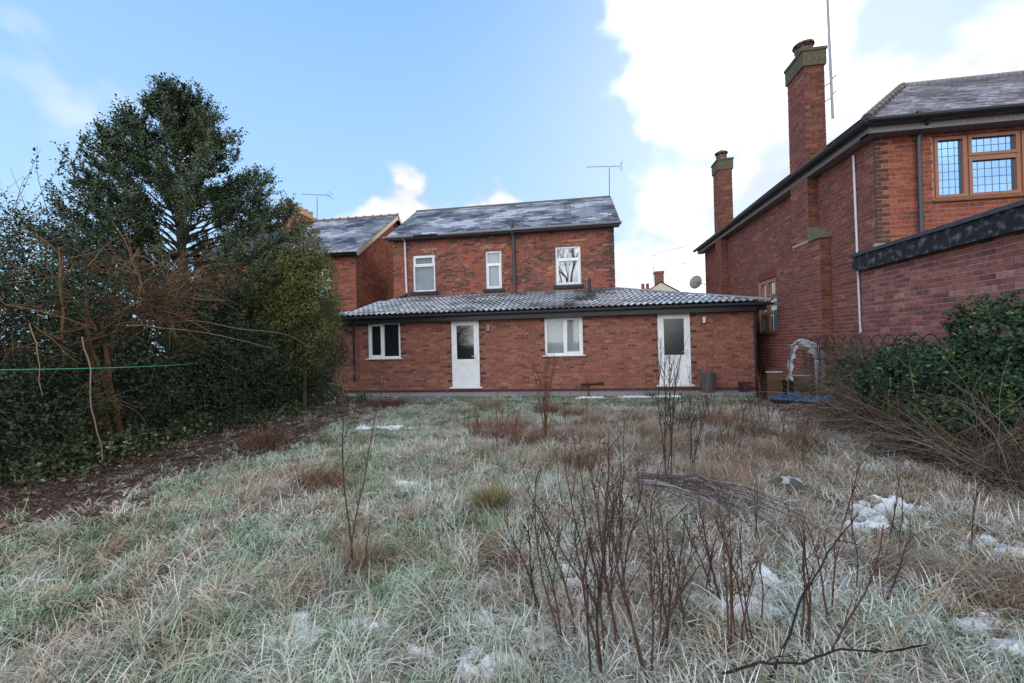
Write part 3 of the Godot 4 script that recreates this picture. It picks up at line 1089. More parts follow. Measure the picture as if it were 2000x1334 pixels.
func build_right_house() -> void:
	var t := thing("brick_house", "tall brick house with two chimneys and brown leaded windows beside the garden", "house", V(7.5, 0, -12))
	var pink := palette([[Color(0.255, 0.098, 0.080), 5], [Color(0.22, 0.086, 0.074), 4], [Color(0.295, 0.115, 0.09), 3], [Color(0.175, 0.076, 0.070), 2], [Color(0.33, 0.15, 0.12), 0.7]], 40, 0.09)
	var orange := palette([[Color(0.335, 0.105, 0.070), 5], [Color(0.30, 0.092, 0.062), 4], [Color(0.37, 0.13, 0.085), 2], [Color(0.21, 0.08, 0.06), 1]], 32, 0.10)
	var s := {"course": 0.083, "len": 0.235, "joint": 0.011, "pal": pink, "mortar": Color(0.50, 0.40, 0.38), "from": 0.0}
	var XW := 5.67
	# side wall, its window, chimney breasts
	var win := [5.04, 6.14, 1.58, 3.16]
	var O := V(XW, 0, -18.6)
	var FS := wall_frame(O, V(0, 0, 1))
	brick_wall(t, "side_wall", O, V(0, 0, 1), 9.985, 5.16, s, [win])
	var so := {"course": 0.083, "len": 0.235, "joint": 0.011, "pal": orange, "mortar": Color(0.50, 0.38, 0.32), "from": 2.988}
	so["pick"] = func(a: float, c: float, _v: float, row: int):
		if a < 0.01:
			return Color(0.12, 0.065, 0.05)
		return null
	var rw := [0.955, 2.93, 3.89, 5.10]
	brick_wall(t, "rear_wall", V(XW, 0, -8.6), V(1, 0, 0), 6.0, 5.16, so, [rw])
	var sb := {"course": 0.083, "len": 0.235, "joint": 0.011, "pal": pink, "mortar": Color(0.50, 0.40, 0.38), "from": 0.0, "thick": 0.1, "foot": false}
	var brownish := palette([[Color(0.20, 0.08, 0.06), 4], [Color(0.15, 0.065, 0.055), 3], [Color(0.26, 0.10, 0.07), 2]], 20, 0.12)
	var sn: Dictionary = sb.duplicate()
	sn["pal"] = brownish
	sn["mortar"] = Color(0.33, 0.23, 0.17)
	# first breast: wide foot, narrower above the stone shoulder
	brick_wall(t, "chimney_breast", V(5.449, 0, -9.98), V(1, 0, 0), 0.218, 3.70, sn)
	brick_wall(t, "chimney_breast", V(5.449, 0, -11.14), V(0, 0, 1), 1.155, 3.70, sb)
	brick_wall(t, "chimney_breast", V(5.449, 3.70, -10.4), V(1, 0, 0), 0.218, 1.45, sn)
	brick_wall(t, "chimney_breast", V(5.449, 3.70, -11.14), V(0, 0, 1), 0.735, 1.45, sb)
	brick_wall(t, "chimney_breast", V(5.449, 0, -16.0), V(1, 0, 0), 0.218, 5.15, sn)
	brick_wall(t, "chimney_breast", V(5.449, 0, -16.6), V(0, 0, 1), 0.595, 5.15, sb)
	# stacks over the roof
	for st in [[5.449, 5.89, -11.14, -10.4, 7.72, 8.12], [5.43, 5.905, -16.6, -16.0, 7.66, 8.06]]:
		var y0 := 5.16
		brick_wall(t, "chimney_stack", V(st[0], y0, st[3]), V(1, 0, 0), st[1] - st[0], st[4] - y0, sn)
		brick_wall(t, "chimney_stack", V(st[0] + 0.002, y0, st[2]), V(0, 0, 1), st[3] - st[2] - 0.002, st[4] - y0, sb)
		var cb := Buf.new()
		cb.wbox(V(st[0] + 0.11, y0, st[2]), V(st[1], st[4], st[3] - 0.11), Color(0.18, 0.08, 0.07))
		cb.wbox(V(st[0] - 0.03, st[4], st[2] - 0.03), V(st[1] + 0.03, st[5], st[3] + 0.03), Color(0.135, 0.125, 0.085))
		cb.wbox(V(st[0] - 0.05, st[5] - 0.06, st[2] - 0.05), V(st[1] + 0.05, st[5] + 0.002, st[3] + 0.05), Color(0.13, 0.12, 0.085))
		var cap := part(t, "chimney_cap", cb, mat_stone)
		var cx: float = (st[0] + st[1]) / 2 - 0.02
		var cz: float = (st[2] + st[3]) / 2
		var pb := Buf.new()
		var pc := Color(0.50, 0.30, 0.20)
		pb.tube(line([V(cx, st[5], cz), V(cx, st[5] + 0.14, cz)]), 0.14, 0.13, 14, pc, true)
		part(cap, "chimney_pot", pb, mat_stone)
		pb = Buf.new()
		var hood := Color(0.10, 0.045, 0.035)
		pb.tube(line([V(cx, st[5] + 0.13, cz), V(cx, st[5] + 0.17, cz)]), 0.15, 0.19, 16, hood, true)
		pb.tube(line([V(cx, st[5] + 0.17, cz), V(cx, st[5] + 0.20, cz)]), 0.19, 0.19, 16, hood, true)
		for q in 6:
			var a := TAU * q / 6
			pb.tube(line([V(cx + cos(a) * 0.17, st[5] + 0.19, cz + sin(a) * 0.17), V(cx + cos(a) * 0.17, st[5] + 0.30, cz + sin(a) * 0.17)]), 0.018, 0.018, 5, hood)
		pb.tube(line([V(cx, st[5] + 0.29, cz), V(cx, st[5] + 0.33, cz)]), 0.225, 0.225, 16, hood, true)
		pb.tube(line([V(cx, st[5] + 0.33, cz), V(cx, st[5] + 0.40, cz)]), 0.20, 0.10, 16, hood, true)
		part(cap, "cowl", pb, mat_plastic)
	finish_bricks()
	var hb := Buf.new()
	var stone := Color(0.19, 0.17, 0.125)
	var q0 := V(5.42, 3.70, -9.94)
	hb.quad(q0, q0 + V(0.25, 0, 0), V(5.67, 3.98, -10.40), V(5.42, 3.98, -10.40), stone)
	hb.quad(q0 - V(0, 0.07, 0), q0 + V(0.25, -0.07, 0), q0 + V(0.25, 0, 0), q0, stone)
	hb.quad(V(5.42, 3.63, -10.40), q0 - V(0, 0.07, 0), q0, V(5.42, 3.98, -10.40), stone)
	hb.quad(V(5.67, 3.63, -10.40), q0 + V(0.25, -0.07, 0), q0 - V(0, 0.07, 0), V(5.42, 3.63, -10.40), stone)
	part(t, "stone_shoulder", hb, mat_stone)
	# windows
	var brown := Color(0.30, 0.115, 0.055)
	window(t, wall_frame(V(XW, 0, -8.6), V(1, 0, 0)), rw[0], rw[1], rw[2], rw[3], {"col": brown, "bar": 0.06, "inset": 0.03, "glass": glass_blue, "lead": [0.125, 0.16], "sill": [brown, 0.035, 0.05, 0.03], "lights": [[0.0, 0.29, 0.0, 1.0, true], [0.29, 0.71, 0.0, 0.63, true], [0.29, 0.71, 0.63, 1.0, true], [0.71, 1.0, 0.0, 1.0, true]]})
	window(t, FS, win[0], win[1], win[2], win[3], {"col": brown, "bar": 0.07, "inset": 0.03, "glass": glass_clear, "blind": [Color(0.16, 0.19, 0.20), Color(0.2, 0.23, 0.24), Color(0.16, 0.19, 0.20), Color(0.14, 0.2, 0.22)], "sill": [Color(0.14, 0.07, 0.05), 0.06, 0.05, 0.05], "lights": [[0.0, 0.46, 0.33, 1.0, true], [0.0, 0.46, 0.0, 0.33, false], [0.46, 1.0, 0.66, 1.0, true], [0.46, 1.0, 0.0, 0.66, false]]})
	hb = Buf.new()
	for i in 15:
		var X := FS * Transform3D(Basis(), V(win[0] + 0.02 + 0.076 * i, win[3] + 0.115, 0.004))
		hb.box(X, V(-0.033, -0.11, -0.03), V(0.033, 0.11, 0.001), orange[i % 8] * Color(0.6, 0.75, 0.9))
	part(t, "window_arch", hb, mat_brick)
	hb = Buf.new()
	for i in 26:
		var X := wall_frame(V(XW, 0, -8.6), V(1, 0, 0)) * Transform3D(Basis(), V(rw[0] + 0.01 + 0.078 * i, 5.14, 0.003))
		hb.box(X, V(-0.034, -0.035, -0.03), V(0.034, 0.11, 0.001), [Color(0.16, 0.08, 0.055), Color(0.22, 0.09, 0.06), Color(0.27, 0.12, 0.075)][i % 3])
	part(t, "window_arch", hb, mat_brick)
	hb = Buf.new()
	hb.box(wall_frame(V(XW, 0, -8.6), V(1, 0, 0)), V(0.32, 5.0, -0.01), V(0.54, 5.075, 0.006), Color(0.33, 0.07, 0.04))
	for i in 9:
		for j in 3:
			hb.box(wall_frame(V(XW, 0, -8.6), V(1, 0, 0)), V(0.335 + 0.0225 * i, 5.01 + 0.021 * j, 0.006), V(0.345 + 0.0225 * i, 5.023 + 0.021 * j, 0.0075), Color(0.09, 0.03, 0.02))
	part(t, "air_brick", hb, mat_brick)
	# roof: hipped at the near corner, ridges 2.1 m in from the eaves
	var ey := 5.36
	var ry := 7.0
	var e := 5.37
	var m := e + 2.1
	var rb := Buf.new()
	var k := Color(0.07, 0.06, 0.07)
	var A := V(e, ey, -8.3)
	rb.quad(A, V(14, ey, -8.3), V(14, ry, -10.4), V(m, ry, -10.4), k)
	rb.quad(V(e, ey, -18.9), A, V(m, ry, -10.4), V(m, ry, -16.8), k)
	rb.tri(V(9.57, ey, -18.9), V(e, ey, -18.9), V(m, ry, -16.8), k)
	rb.quad(V(m, ry, -10.4), V(9.57, ey, -12.5), V(9.57, ey, -18.9), V(m, ry, -16.8), k)
	rb.quad(V(m, ry, -10.4), V(14, ry, -10.4), V(14, ey, -12.5), V(9.57, ey, -12.5), k)
	var roof := part(t, "roof", rb, mat_plain)
	roof.set_meta("label", "hipped roof of small frosted purple-grey tiles")
	var S := sqrt(1.64 * 1.64 + 2.1 * 2.1)
	var up := V(0, 1.64 / S, -2.1 / S)
	var tones := rimed(Color(0.10, 0.085, 0.10), Color(0.46, 0.44, 0.52))
	var fn := FastNoiseLite.new()
	fn.seed = 23
	fn.frequency = 0.8
	slates(t, roof, A, V(1, 0, 0), up, 6.0, S, 0.165, 0.10, 0.015, 300, func(u: float, q: float) -> Array:
		var i := clampi(roundi((0.5 + fn.get_noise_2d(u, q) * 0.7 + R(-0.3, 0.3)) * 15.0), 0, 15)
		return [i, tones[i]], func(u: float, q: float) -> bool: return u > q * 2.1 / S + 0.03, "roof_tile")
	var up2 := V(2.1 / S, 1.64 / S, 0)
	slates(t, roof, V(e, ey, -18.9), V(0, 0, 1), up2, 10.6, S, 0.33, 0.20, 0.012, 0, func(u: float, q: float) -> Array:
		var i := clampi(roundi((0.4 + fn.get_noise_2d(u, q + 20.0) * 0.7 + R(-0.3, 0.3)) * 15.0), 0, 15)
		return [i, tones[i]], func(u: float, q: float) -> bool: return u < 10.6 - q * 2.1 / S and u > q * 2.1 / S, "side_tile")
	var hipd := V(m, ry, -10.4)
	for i in 11:
		var tb := Buf.new()
		var a := A.lerp(hipd, i / 11.0) + V(0, 0.03, 0)
		var c := A.lerp(hipd, (i + 1.02) / 11.0) + V(0, 0.035, 0)
		tb.tube(line([a, c]), 0.085, 0.07, 8, vary(Color(0.17, 0.13, 0.13), 0.15), true)
		part(roof, "hip_tile", tb, mat_slate)
	for i in 12:
		var tb := Buf.new()
		tb.tube(line([V(m + 0.45 * i, ry + 0.0, -10.4), V(m + 0.45 * (i + 0.985), ry + 0.0, -10.4)]), 0.085, 0.085, 8, vary(Color(0.26, 0.24, 0.24), 0.12), true)
		part(roof, "ridge_tile", tb, mat_slate)
	for st in [[5.89, -10.4], [5.905, -16.0]]:
		var lb := Buf.new()
		for i in 4:   # stepped lead beside the stack
			var x: float = st[0] - 0.44 + 0.11 * i
			lb.wbox(V(x, 5.30, st[1] + 0.006), V(x + 0.11, 5.46 + 0.085 * i, st[1] + 0.02), Color(0.36, 0.38, 0.40))
		part(roof, "step_flashing", lb, mat_plain)
	# eaves
	var black := Color(0.018, 0.02, 0.024)
	var gb := Buf.new()
	gutter(gb, V(e - 0.07, 5.32, -8.23), V(12.0, 5.32, -8.23), 0.075, black)
	gutter(gb, V(e - 0.03, 5.32, -18.9), V(e - 0.03, 5.32, -8.2), 0.075, black)
	part(t, "gutter", gb, mat_plastic)
	gb = Buf.new()
	var fas := Color(0.24, 0.215, 0.215)
	gb.wbox(V(e + 0.06, 5.13, -8.38), V(12, 5.33, -8.35), fas)
	gb.wbox(V(e + 0.06, 5.13, -8.598), V(12, 5.15, -8.38), fas)
	gb.wbox(V(e + 0.06, 5.13, -18.8), V(e + 0.09, 5.33, -8.382), fas)
	gb.wbox(V(e + 0.09, 5.13, -18.8), V(XW - 0.002, 5.15, -8.602), fas)
	part(t, "fascia", gb, mat_paint)
	gb = Buf.new()
	downpipe(gb, [V(6.36, 5.28, -8.25), V(6.36, 5.18, -8.40), V(6.36, 5.05, -8.54), V(6.36, 3.05, -8.54)], 0.036, Color(0.045, 0.05, 0.062))
	part(t, "downpipe", gb, mat_plastic)
	gb = Buf.new()
	gb.tube(line([V(XW - 0.03, 5.05, -9.12), V(XW - 0.03, 1.75, -9.07), V(XW - 0.03, 1.5, -9.06)]), 0.021, 0.021, 8, Color(0.66, 0.66, 0.72), true)
	for y in [4.3, 3.3, 2.3]:
		gb.tube(line([V(XW - 0.03, y, -9.12 + (5.05 - y) * 0.015), V(XW, y, -9.12 + (5.05 - y) * 0.015)]), 0.012, 0.012, 6, Color(0.5, 0.5, 0.55), true)
	part(t, "overflow_pipe", gb, mat_plastic).set_meta("label", "thin white plastic pipe down the side wall")
	# mast strapped to the near stack
	var mt := thing("aerial_mast", "tall bare metal mast strapped to the taller chimney", "mast", V(5.95, 6.3, -10.32))
	gb = Buf.new()
	gb.tube(line([V(5.985, 6.42, -10.32), V(5.945, 9.3, -10.32)]), 0.027, 0.025, 8, Color(0.33, 0.32, 0.36), true)
	part(mt, "pole", gb, mat_plastic)
	gb = Buf.new()
	for y in [6.95, 7.3]:
		gb.tube(line([V(5.86, y - 0.1, -10.38), V(5.94, y - 0.08, -10.32), V(6.0, y + 0.02, -10.32), V(6.05, y + 0.07, -10.28)]), 0.012, 0.012, 5, Color(0.14, 0.13, 0.14), true)
	part(mt, "bracket", gb, mat_plain)
	var dt := thing("satellite_dish", "pale satellite dish at the far end of the tall brick house", "dish", V(5.55, 3.9, -18.75))
	gb = Buf.new()
	var dc := V(5.36, 3.92, -18.78)
	var N := V(-0.3, 0.35, -0.9).normalized()
	var U := N.cross(Vector3.UP).normalized()
	var W := U.cross(N)
	for i in 20:
		for r in 3:
			var a0 := TAU * i / 20
			var a1 := TAU * (i + 1) / 20
			var ra := 0.3 * r / 3.0
			var rb2 := 0.3 * (r + 1) / 3.0
			var f := func(a: float, rr: float) -> Vector3: return dc + (U * cos(a) + W * sin(a)) * rr + N * rr * rr * 0.8
			gb.quad(f.call(a0, ra), f.call(a0, rb2), f.call(a1, rb2), f.call(a1, ra), Color(0.75, 0.75, 0.75))
	part(dt, "reflector", gb, mat_sheet)
	gb = Buf.new()
	gb.tube(line([dc, dc + V(0.32, -0.12, 0.12)]), 0.02, 0.02, 6, Color(0.2, 0.2, 0.2), true)
	gb.tube(line([dc - W * 0.25, dc + N * 0.35]), 0.01, 0.01, 5, Color(0.3, 0.3, 0.3), true)
	part(dt, "arm", gb, mat_plain)

func build_garage() -> void:
	var t := thing("brick_garage", "flat-roofed brick garage with weathered black fascia board", "garage", V(7, 0, -6))
	var pal := palette([[Color(0.30, 0.125, 0.112), 5], [Color(0.26, 0.11, 0.10), 4], [Color(0.36, 0.155, 0.132), 3], [Color(0.19, 0.098, 0.096), 2], [Color(0.39, 0.21, 0.185), 0.8]], 44, 0.09)
	var s := {"course": 0.083, "len": 0.235, "joint": 0.011, "pal": pal, "mortar": Color(0.52, 0.42, 0.40), "from": 0.0}
	brick_wall(t, "side_wall", V(5.6, 0, -8.95), V(0, 0, 1), 6.2, 2.74, s)
	finish_bricks()
	var b := Buf.new()
	b.wbox(V(5.83, 0, -2.97), V(9.5, 2.74, -2.75), Color(0.25, 0.11, 0.10))
	b.wbox(V(9.3, 0, -8.55), V(9.5, 2.74, -2.97), Color(0.25, 0.11, 0.10))
	part(t, "plain_wall", b, mat_brick)
	b = Buf.new()
	b.wbox(V(5.47, 2.70, -8.97), V(5.50, 2.985, -2.6), Color(1, 1, 1))
	b.wbox(V(5.50, 2.70, -2.63), V(9.6, 2.985, -2.6), Color(1, 1, 1))
	var fm := vmat(0.6, noise_tex("peel", 61, 0.02, 5, Color(0.10, 0.115, 0.14), Color(0.42, 0.42, 0.46), -0.5, 2.6), 0.6, 0.4)
	part(t, "fascia", b, fm)
	b = Buf.new()
	b.wbox(V(5.435, 2.985, -9.03), V(9.65, 3.045, -2.56), Color(0.075, 0.08, 0.095))
	part(t, "roof_felt", b, mat_slate)
	b = Buf.new()
	b.wbox(V(5.62, 3.046, -8.62), V(7.6, 3.16, -8.585), Color(0.26, 0.27, 0.29))
	b.wbox(V(5.62, 3.046, -8.585), V(7.6, 3.06, -8.45), Color(0.26, 0.27, 0.29))
	part(t, "flashing", b, mat_plain)

func build_far_houses() -> void:
	var t := thing("far_house", "cream rendered gable with brick chimney showing over the extension roof", "house", V(6.6, 0, -32))
	var b := Buf.new()
	var cream := Color(0.62, 0.60, 0.48)
	b.quad(V(3.6, 0, -32), V(9.9, 0, -32), V(9.9, 3.8, -32), V(3.6, 3.8, -32), cream)
	b.tri(V(3.6, 3.8, -32), V(9.9, 3.8, -32), V(6.58, 5.78, -32), cream)
	b.quad(V(9.9, 0, -32), V(9.9, 0, -42), V(9.9, 3.8, -42), V(9.9, 3.8, -32), cream)
	b.quad(V(3.6, 0, -42), V(3.6, 0, -32), V(3.6, 3.8, -32), V(3.6, 3.8, -42), cream)
	part(t, "wall", b, mat_plain)
	b = Buf.new()
	b.quad(V(3.45, 3.78, -31.9), V(6.58, 5.86, -31.9), V(6.58, 5.86, -42), V(3.45, 3.78, -42), Color(0.12, 0.11, 0.11))
	b.quad(V(6.58, 5.86, -31.9), V(10.05, 3.78, -31.9), V(10.05, 3.78, -42), V(6.58, 5.86, -42), Color(0.12, 0.11, 0.11))
	part(t, "roof", b, mat_slate)
	b = Buf.new()
	b.wbox(V(6.26, 5.2, -32.7), V(6.86, 6.6, -32.2), Color(0.25, 0.115, 0.095))
	b.wbox(V(6.22, 6.5, -32.74), V(6.90, 6.66, -32.16), Color(0.22, 0.11, 0.095))
	part(t, "chimney", b, mat_brick)
	aerial("tv_aerial", "faint aerial standing beside the cream gable's brick chimney", V(6.15, 5.9, -32.5), 2.0, V(-0.5, 0.0, 0), V(0.12, 0.02, 0.05))
	var t2 := thing("far_chimney", "small far brick chimney with two red pots left of the cream gable", "chimney", V(5.5, 4.3, -36))
	b = Buf.new()
	b.wbox(V(5.75, 3.0, -36.4), V(6.6, 5.85, -36.0), Color(0.27, 0.12, 0.10))
	part(t2, "stack", b, mat_brick)
	for x in [5.98, 6.36]:
		b = Buf.new()
		b.tube(line([V(x, 5.83, -36.2), V(x, 6.3, -36.2)]), 0.15, 0.13, 10, Color(0.30, 0.12, 0.09), true)
		part(t2, "chimney_pot", b, mat_stone)
	for w in [[V(6.2, 7.8, -31), V(9.6, 7.2, -19.5)], [V(7.8, 6.9, -31), V(8.0, 6.05, -19.5)]]:
		b = Buf.new()
		var pts := PackedVector3Array()
		for i in 9:
			var q := i / 8.0
			pts.append(w[0].lerp(w[1], q) - V(0, 0.25 * sin(PI * q), 0))
		b.tube(pts, 0.012, 0.012, 4, Color(0.1, 0.1, 0.1))
		single("overhead_cable", b, mat_plain, "thin overhead cable between the far chimney and the tall brick house", "cable", "overhead cables")

# ---------------------------------------------------------------- ground
func ground_y(x: float, z: float) -> float:
	var garden := smoothstep(-11.4, -9.8, z) 
	var y := ground_noise.get_noise_2d(x, z) * 0.09 * garden + ground_noise.get_noise_2d(x * 4.1 + 40.0, z * 4.1) * 0.055 * garden
	y -= 0.045 * (1.0 - garden)
	y += 0.16 * smoothstep(-4.9, -6.4, x) * smoothstep(-11.2, -9.0, z)
	return y

func bands(x: float, z: float) -> Array:
	# how much straw, bare litter and open frost the ground carries at a place
	var n := ground_noise.get_noise_2d(x * 1.3 + 11.0, z * 1.3 - 7.0)
	var straw := exp(-pow((x - 1.6) / 2.6, 2.0) - pow((z + 5.8) / 2.5, 2.0)) * 1.05
	straw = maxf(straw, exp(-pow((x + 2.85 - 0.25 * (z + 3.0)) / 0.22, 2.0)) * smoothstep(-5.2, -4.2, z) * 0.8)
	straw = maxf(straw, exp(-pow((x + 1.2) / 0.9, 2.0) - pow((z + 6.4) / 1.0, 2.0)))
	straw = maxf(straw, smoothstep(1.9, 3.4, x) * smoothstep(-10.4, -8.5, z) * 0.85)
	straw = clampf(straw + n * 0.8 + ground_noise.get_noise_2d(x * 5.0 + 70.0, z * 5.0) * 0.5 + 0.12 * smoothstep(-0.5, 1.5, x), 0.0, 1.0)
	var litter := smoothstep(-3.95 + n * 0.6, -4.45 + n * 0.6, x) * smoothstep(-11.0, -10.0, z)
	litter = maxf(litter, smoothstep(3.3, 4.0, x + n * 0.6) * smoothstep(-10.6, -9.8, z) * 0.9)
	var frost := clampf(0.58 + ground_noise.get_noise_2d(x * 0.9 - 30.0, z * 0.9 + 12.0) * 0.8 + ground_noise.get_noise_2d(x * 4.3 - 90.0, z * 4.3 + 32.0) * 0.8, 0.0, 1.0)
	return [straw, litter, frost]

func build_ground() -> void:
	var xs: Array = []
	var zs: Array = []
	for v in [-160.0, -90.0, -50.0, -30.0, -20.0, -14.0, -11.0, -9.0]:
		xs.append(v)
	var x := -8.0
	while x < 6.6:
		xs.append(x)
		x += 0.12
	for v in [7.0, 9.0, 12.0, 18.0, 30.0, 50.0, 90.0, 160.0]:
		xs.append(v)
	for v in [-160.0, -90.0, -60.0, -40.0, -30.0, -22.0, -17.0, -14.0]:
		zs.append(v)
	x = -12.6
	while x < 1.0:
		zs.append(x)
		x += 0.12
	for v in [1.6, 3.0, 6.0, 10.0, 16.0, 25.0, 40.0, 80.0, 160.0]:
		zs.append(v)
	var nx := xs.size()
	var nz := zs.size()
	var vv := PackedVector3Array()
	var nn := PackedVector3Array()
	var cc := PackedColorArray()
	var ii := PackedInt32Array()
	for j in nz:
		for i in nx:
			var px: float = xs[i]
			var pz: float = zs[j]
			vv.append(V(px, ground_y(px, pz), pz))
			var e := 0.06
			nn.append(V(ground_y(px - e, pz) - ground_y(px + e, pz), 2 * e, ground_y(px, pz - e) - ground_y(px, pz + e)).normalized())
			var q := bands(px, pz)
			var c := Color(0.11, 0.13, 0.075).lerp(Color(0.30, 0.34, 0.30), q[2] * 0.7)
			c = c.lerp(Color(0.21, 0.145, 0.09), q[0] * 0.8)
			c = c.lerp(Color(0.16, 0.115, 0.10), q[1])
			cc.append(c)
	for j in nz - 1:
		for i in nx - 1:
			var a := j * nx + i
			ii.append_array([a, a + 1, a + nx, a + 1, a + nx + 1, a + nx])
	var arr := []
	arr.resize(Mesh.ARRAY_MAX)
	arr[Mesh.ARRAY_VERTEX] = vv
	arr[Mesh.ARRAY_NORMAL] = nn
	arr[Mesh.ARRAY_COLOR] = cc
	arr[Mesh.ARRAY_INDEX] = ii
	var am := ArrayMesh.new()
	am.add_surface_from_arrays(Mesh.PRIMITIVE_TRIANGLES, arr)
	am.surface_set_material(0, mat_soil)
	var o := MeshInstance3D.new()
	o.name = "ground"
	o.mesh = am
	add_child(o)
	o.set_meta("kind", "structure")
	# paved strip along the back of the extension
	var b := Buf.new()
	b.wbox(V(-7.4, -0.2, -12.39), V(5.3, -0.035, -11.62), Color(0.22, 0.22, 0.22))
	var path := structure("paving", b, mat_stone)
	for i in 20:
		var pb := Buf.new()
		var x0 := -7.38 + i * 0.632
		pb.wbox(V(x0, -0.06, -12.38), V(x0 + 0.622, -0.022 + R(-0.004, 0.004), -11.60 + R(-0.01, 0.02)), vary(Color(0.30, 0.31, 0.34), 0.18))
		part(path, "slab", pb, mat_stone)

# ---------------------------------------------------------------- plants
func rdir() -> Vector3:
	var z := R(-1, 1)
	var a := R(0, TAU)
	var r := sqrt(1.0 - z * z)
	return V(r * cos(a), z, r * sin(a))

func twig_leaves(b: Buf, p: Vector3, d: Vector3, ln: float, count: int, size: float, cols: Array) -> void:
	var side := d.cross(V(0.3, 0.9, 0.2)).normalized()
	for i in count:
		var q := (i + 1.0) / count
		var a := i * 2.4 + R(-0.4, 0.4)
		var out := (side.rotated(d, a) * R(0.7, 1.1) + d * R(0.35, 0.9) + V(0, R(-0.1, 0.25), 0)).normalized()
		var ac := out.cross(d).normalized()
		var sz := size * R(0.7, 1.2)
		b.leaf(p + d * ln * q, out, ac, out.cross(ac), sz, sz * 0.27, cols[rng.randi() % cols.size()])

func curve_pts(p: Vector3, d: Vector3, ln: float, n: int, sag: float, jitter: float) -> PackedVector3Array:
	var out := PackedVector3Array([p])
	var q := p
	var dd := d
	for i in n:
		dd = (dd + V(R(-jitter, jitter), R(-jitter, jitter) - sag, R(-jitter, jitter))).normalized()
		q += dd * ln / n
		out.append(q)
	return out

func profile(h: float, hs: Array, rs: Array) -> float:
	for i in hs.size() - 1:
		if h <= hs[i + 1]:
			return lerpf(rs[i], rs[i + 1], clampf((h - hs[i]) / (hs[i + 1] - hs[i]), 0, 1))
	return rs[-1]

func leaf_tones(base: Array, n: int, amt: float) -> Array:
	return palette(base, n, amt)

func build_holly() -> void:
	var base := V(-8.15, 0.0, -7.6)
	var t := thing("holly_tree", "tall dark evergreen holly with a ragged pointed top", "tree", base)
	var b := Buf.new()
	b.tube(line([base + V(0, -0.1, 0), base + V(0.05, 1.5, 0.05), base + V(-0.05, 3.2, 0), base + V(-0.1, 5.2, 0.03), base + V(-0.13, 7.1, 0.0)]), 0.17, 0.015, 8, Color(0.09, 0.075, 0.06))
	part(t, "trunk", b, mat_twig)
	var hs := [0.4, 1.5, 2.5, 3.5, 4.4, 5.25, 6.0, 6.65, 7.2]
	var rr := [2.4, 2.8, 3.1, 2.85, 2.4, 1.75, 1.15, 0.6, 0.12]
	var rl := [2.4, 2.7, 2.9, 2.9, 2.85, 2.4, 1.6, 0.6, 0.12]
	var cols := leaf_tones([[Color(0.044, 0.076, 0.042), 5], [Color(0.066, 0.104, 0.050), 4], [Color(0.095, 0.13, 0.058), 3], [Color(0.030, 0.052, 0.036), 3], [Color(0.15, 0.16, 0.08), 1.2]], 34, 0.2)
	var limb := Buf.new()
	var leaf := Buf.new()
	for i in 300:
		var h := lerpf(0.6, 7.0, pow((i + R(0, 1)) / 300.0, 0.85))
		var a := R(0, TAU)
		var wr := (cos(a) + 1.0) / 2.0
		var reach := lerpf(profile(h, hs, rl), profile(h, hs, rr), wr) * (0.85 + 0.15 * absf(cos(a)) - 0.38 * maxf(0.0, sin(a)) * (0.4 + 0.6 * (1.0 - wr))) * R(0.74, 1.06)
		var tip := base + V(cos(a) * reach - 0.1, h, sin(a) * reach)
		var start := base + V(-0.02 * h, maxf(0.3, h - 0.25 - reach * R(0.35, 0.75)), 0)
		var pts := PackedVector3Array()
		for k in 6:
			var w := k / 5.0
			pts.append(start.lerp(tip, w) + V(R(-0.07, 0.07), 0.10 * sin(PI * w) * reach * R(-0.6, 0.6), R(-0.07, 0.07)))
		var d := (pts[5] - pts[4]).normalized()
		limb.tube(pts, 0.022, 0.004, 4, Color(0.085, 0.075, 0.055))
		var nt := int(19 + reach * 10)
		for k in nt:
			var q := pow(R(0.12, 1.0), 0.55) * 4.999
			var s := int(q)
			var p := pts[s].lerp(pts[s + 1], q - s)
			var td := (d * 0.6 + rdir() * 0.7 + V(0, 0.35, 0)).normalized()
			if k < 2:
				p = pts[5]
				td = (d * 0.5 + V(0, R(0.4, 1.0), 0) + rdir() * 0.3).normalized()
			twig_leaves(leaf, p, td, R(0.16, 0.36), 12 + rng.randi() % 5, 0.064, cols)
	for i in 16:   # leading shoots that break the outline
		var h := R(4.8, 6.5)
		var a := R(0, TAU)
		var wr := (cos(a) + 1.0) / 2.0
		var rad := lerpf(profile(h, hs, rl), profile(h, hs, rr), wr) * R(0.55, 0.95)
		var p := base + V(cos(a) * rad - 0.1, h, sin(a) * rad * 0.6)
		if i < 3:
			p = base + V([-0.2, 0.12, -0.75][i], [6.75, 6.6, 6.1][i], 0.1)
		var ln := R(0.5, 0.85)
		var pts := curve_pts(p, V(R(-0.15, 0.25), 1, R(-0.2, 0.2)).normalized(), ln, 4, 0.0, 0.08)
		limb.tube(pts, 0.009, 0.003, 4, Color(0.085, 0.075, 0.055))
		for k in 4:
			twig_leaves(leaf, pts[k], (pts[k + 1] - pts[k]).normalized(), ln / 4, 7, 0.08, cols)
			if k > 0:
				twig_leaves(leaf, pts[k], (V(R(-1, 1), 0.9, R(-1, 1))).normalized(), 0.2, 7, 0.075, cols)
	part(t, "limbs", limb, mat_twig).set_meta("kind", "stuff")
	part(t, "crown", leaf, mat_gloss)

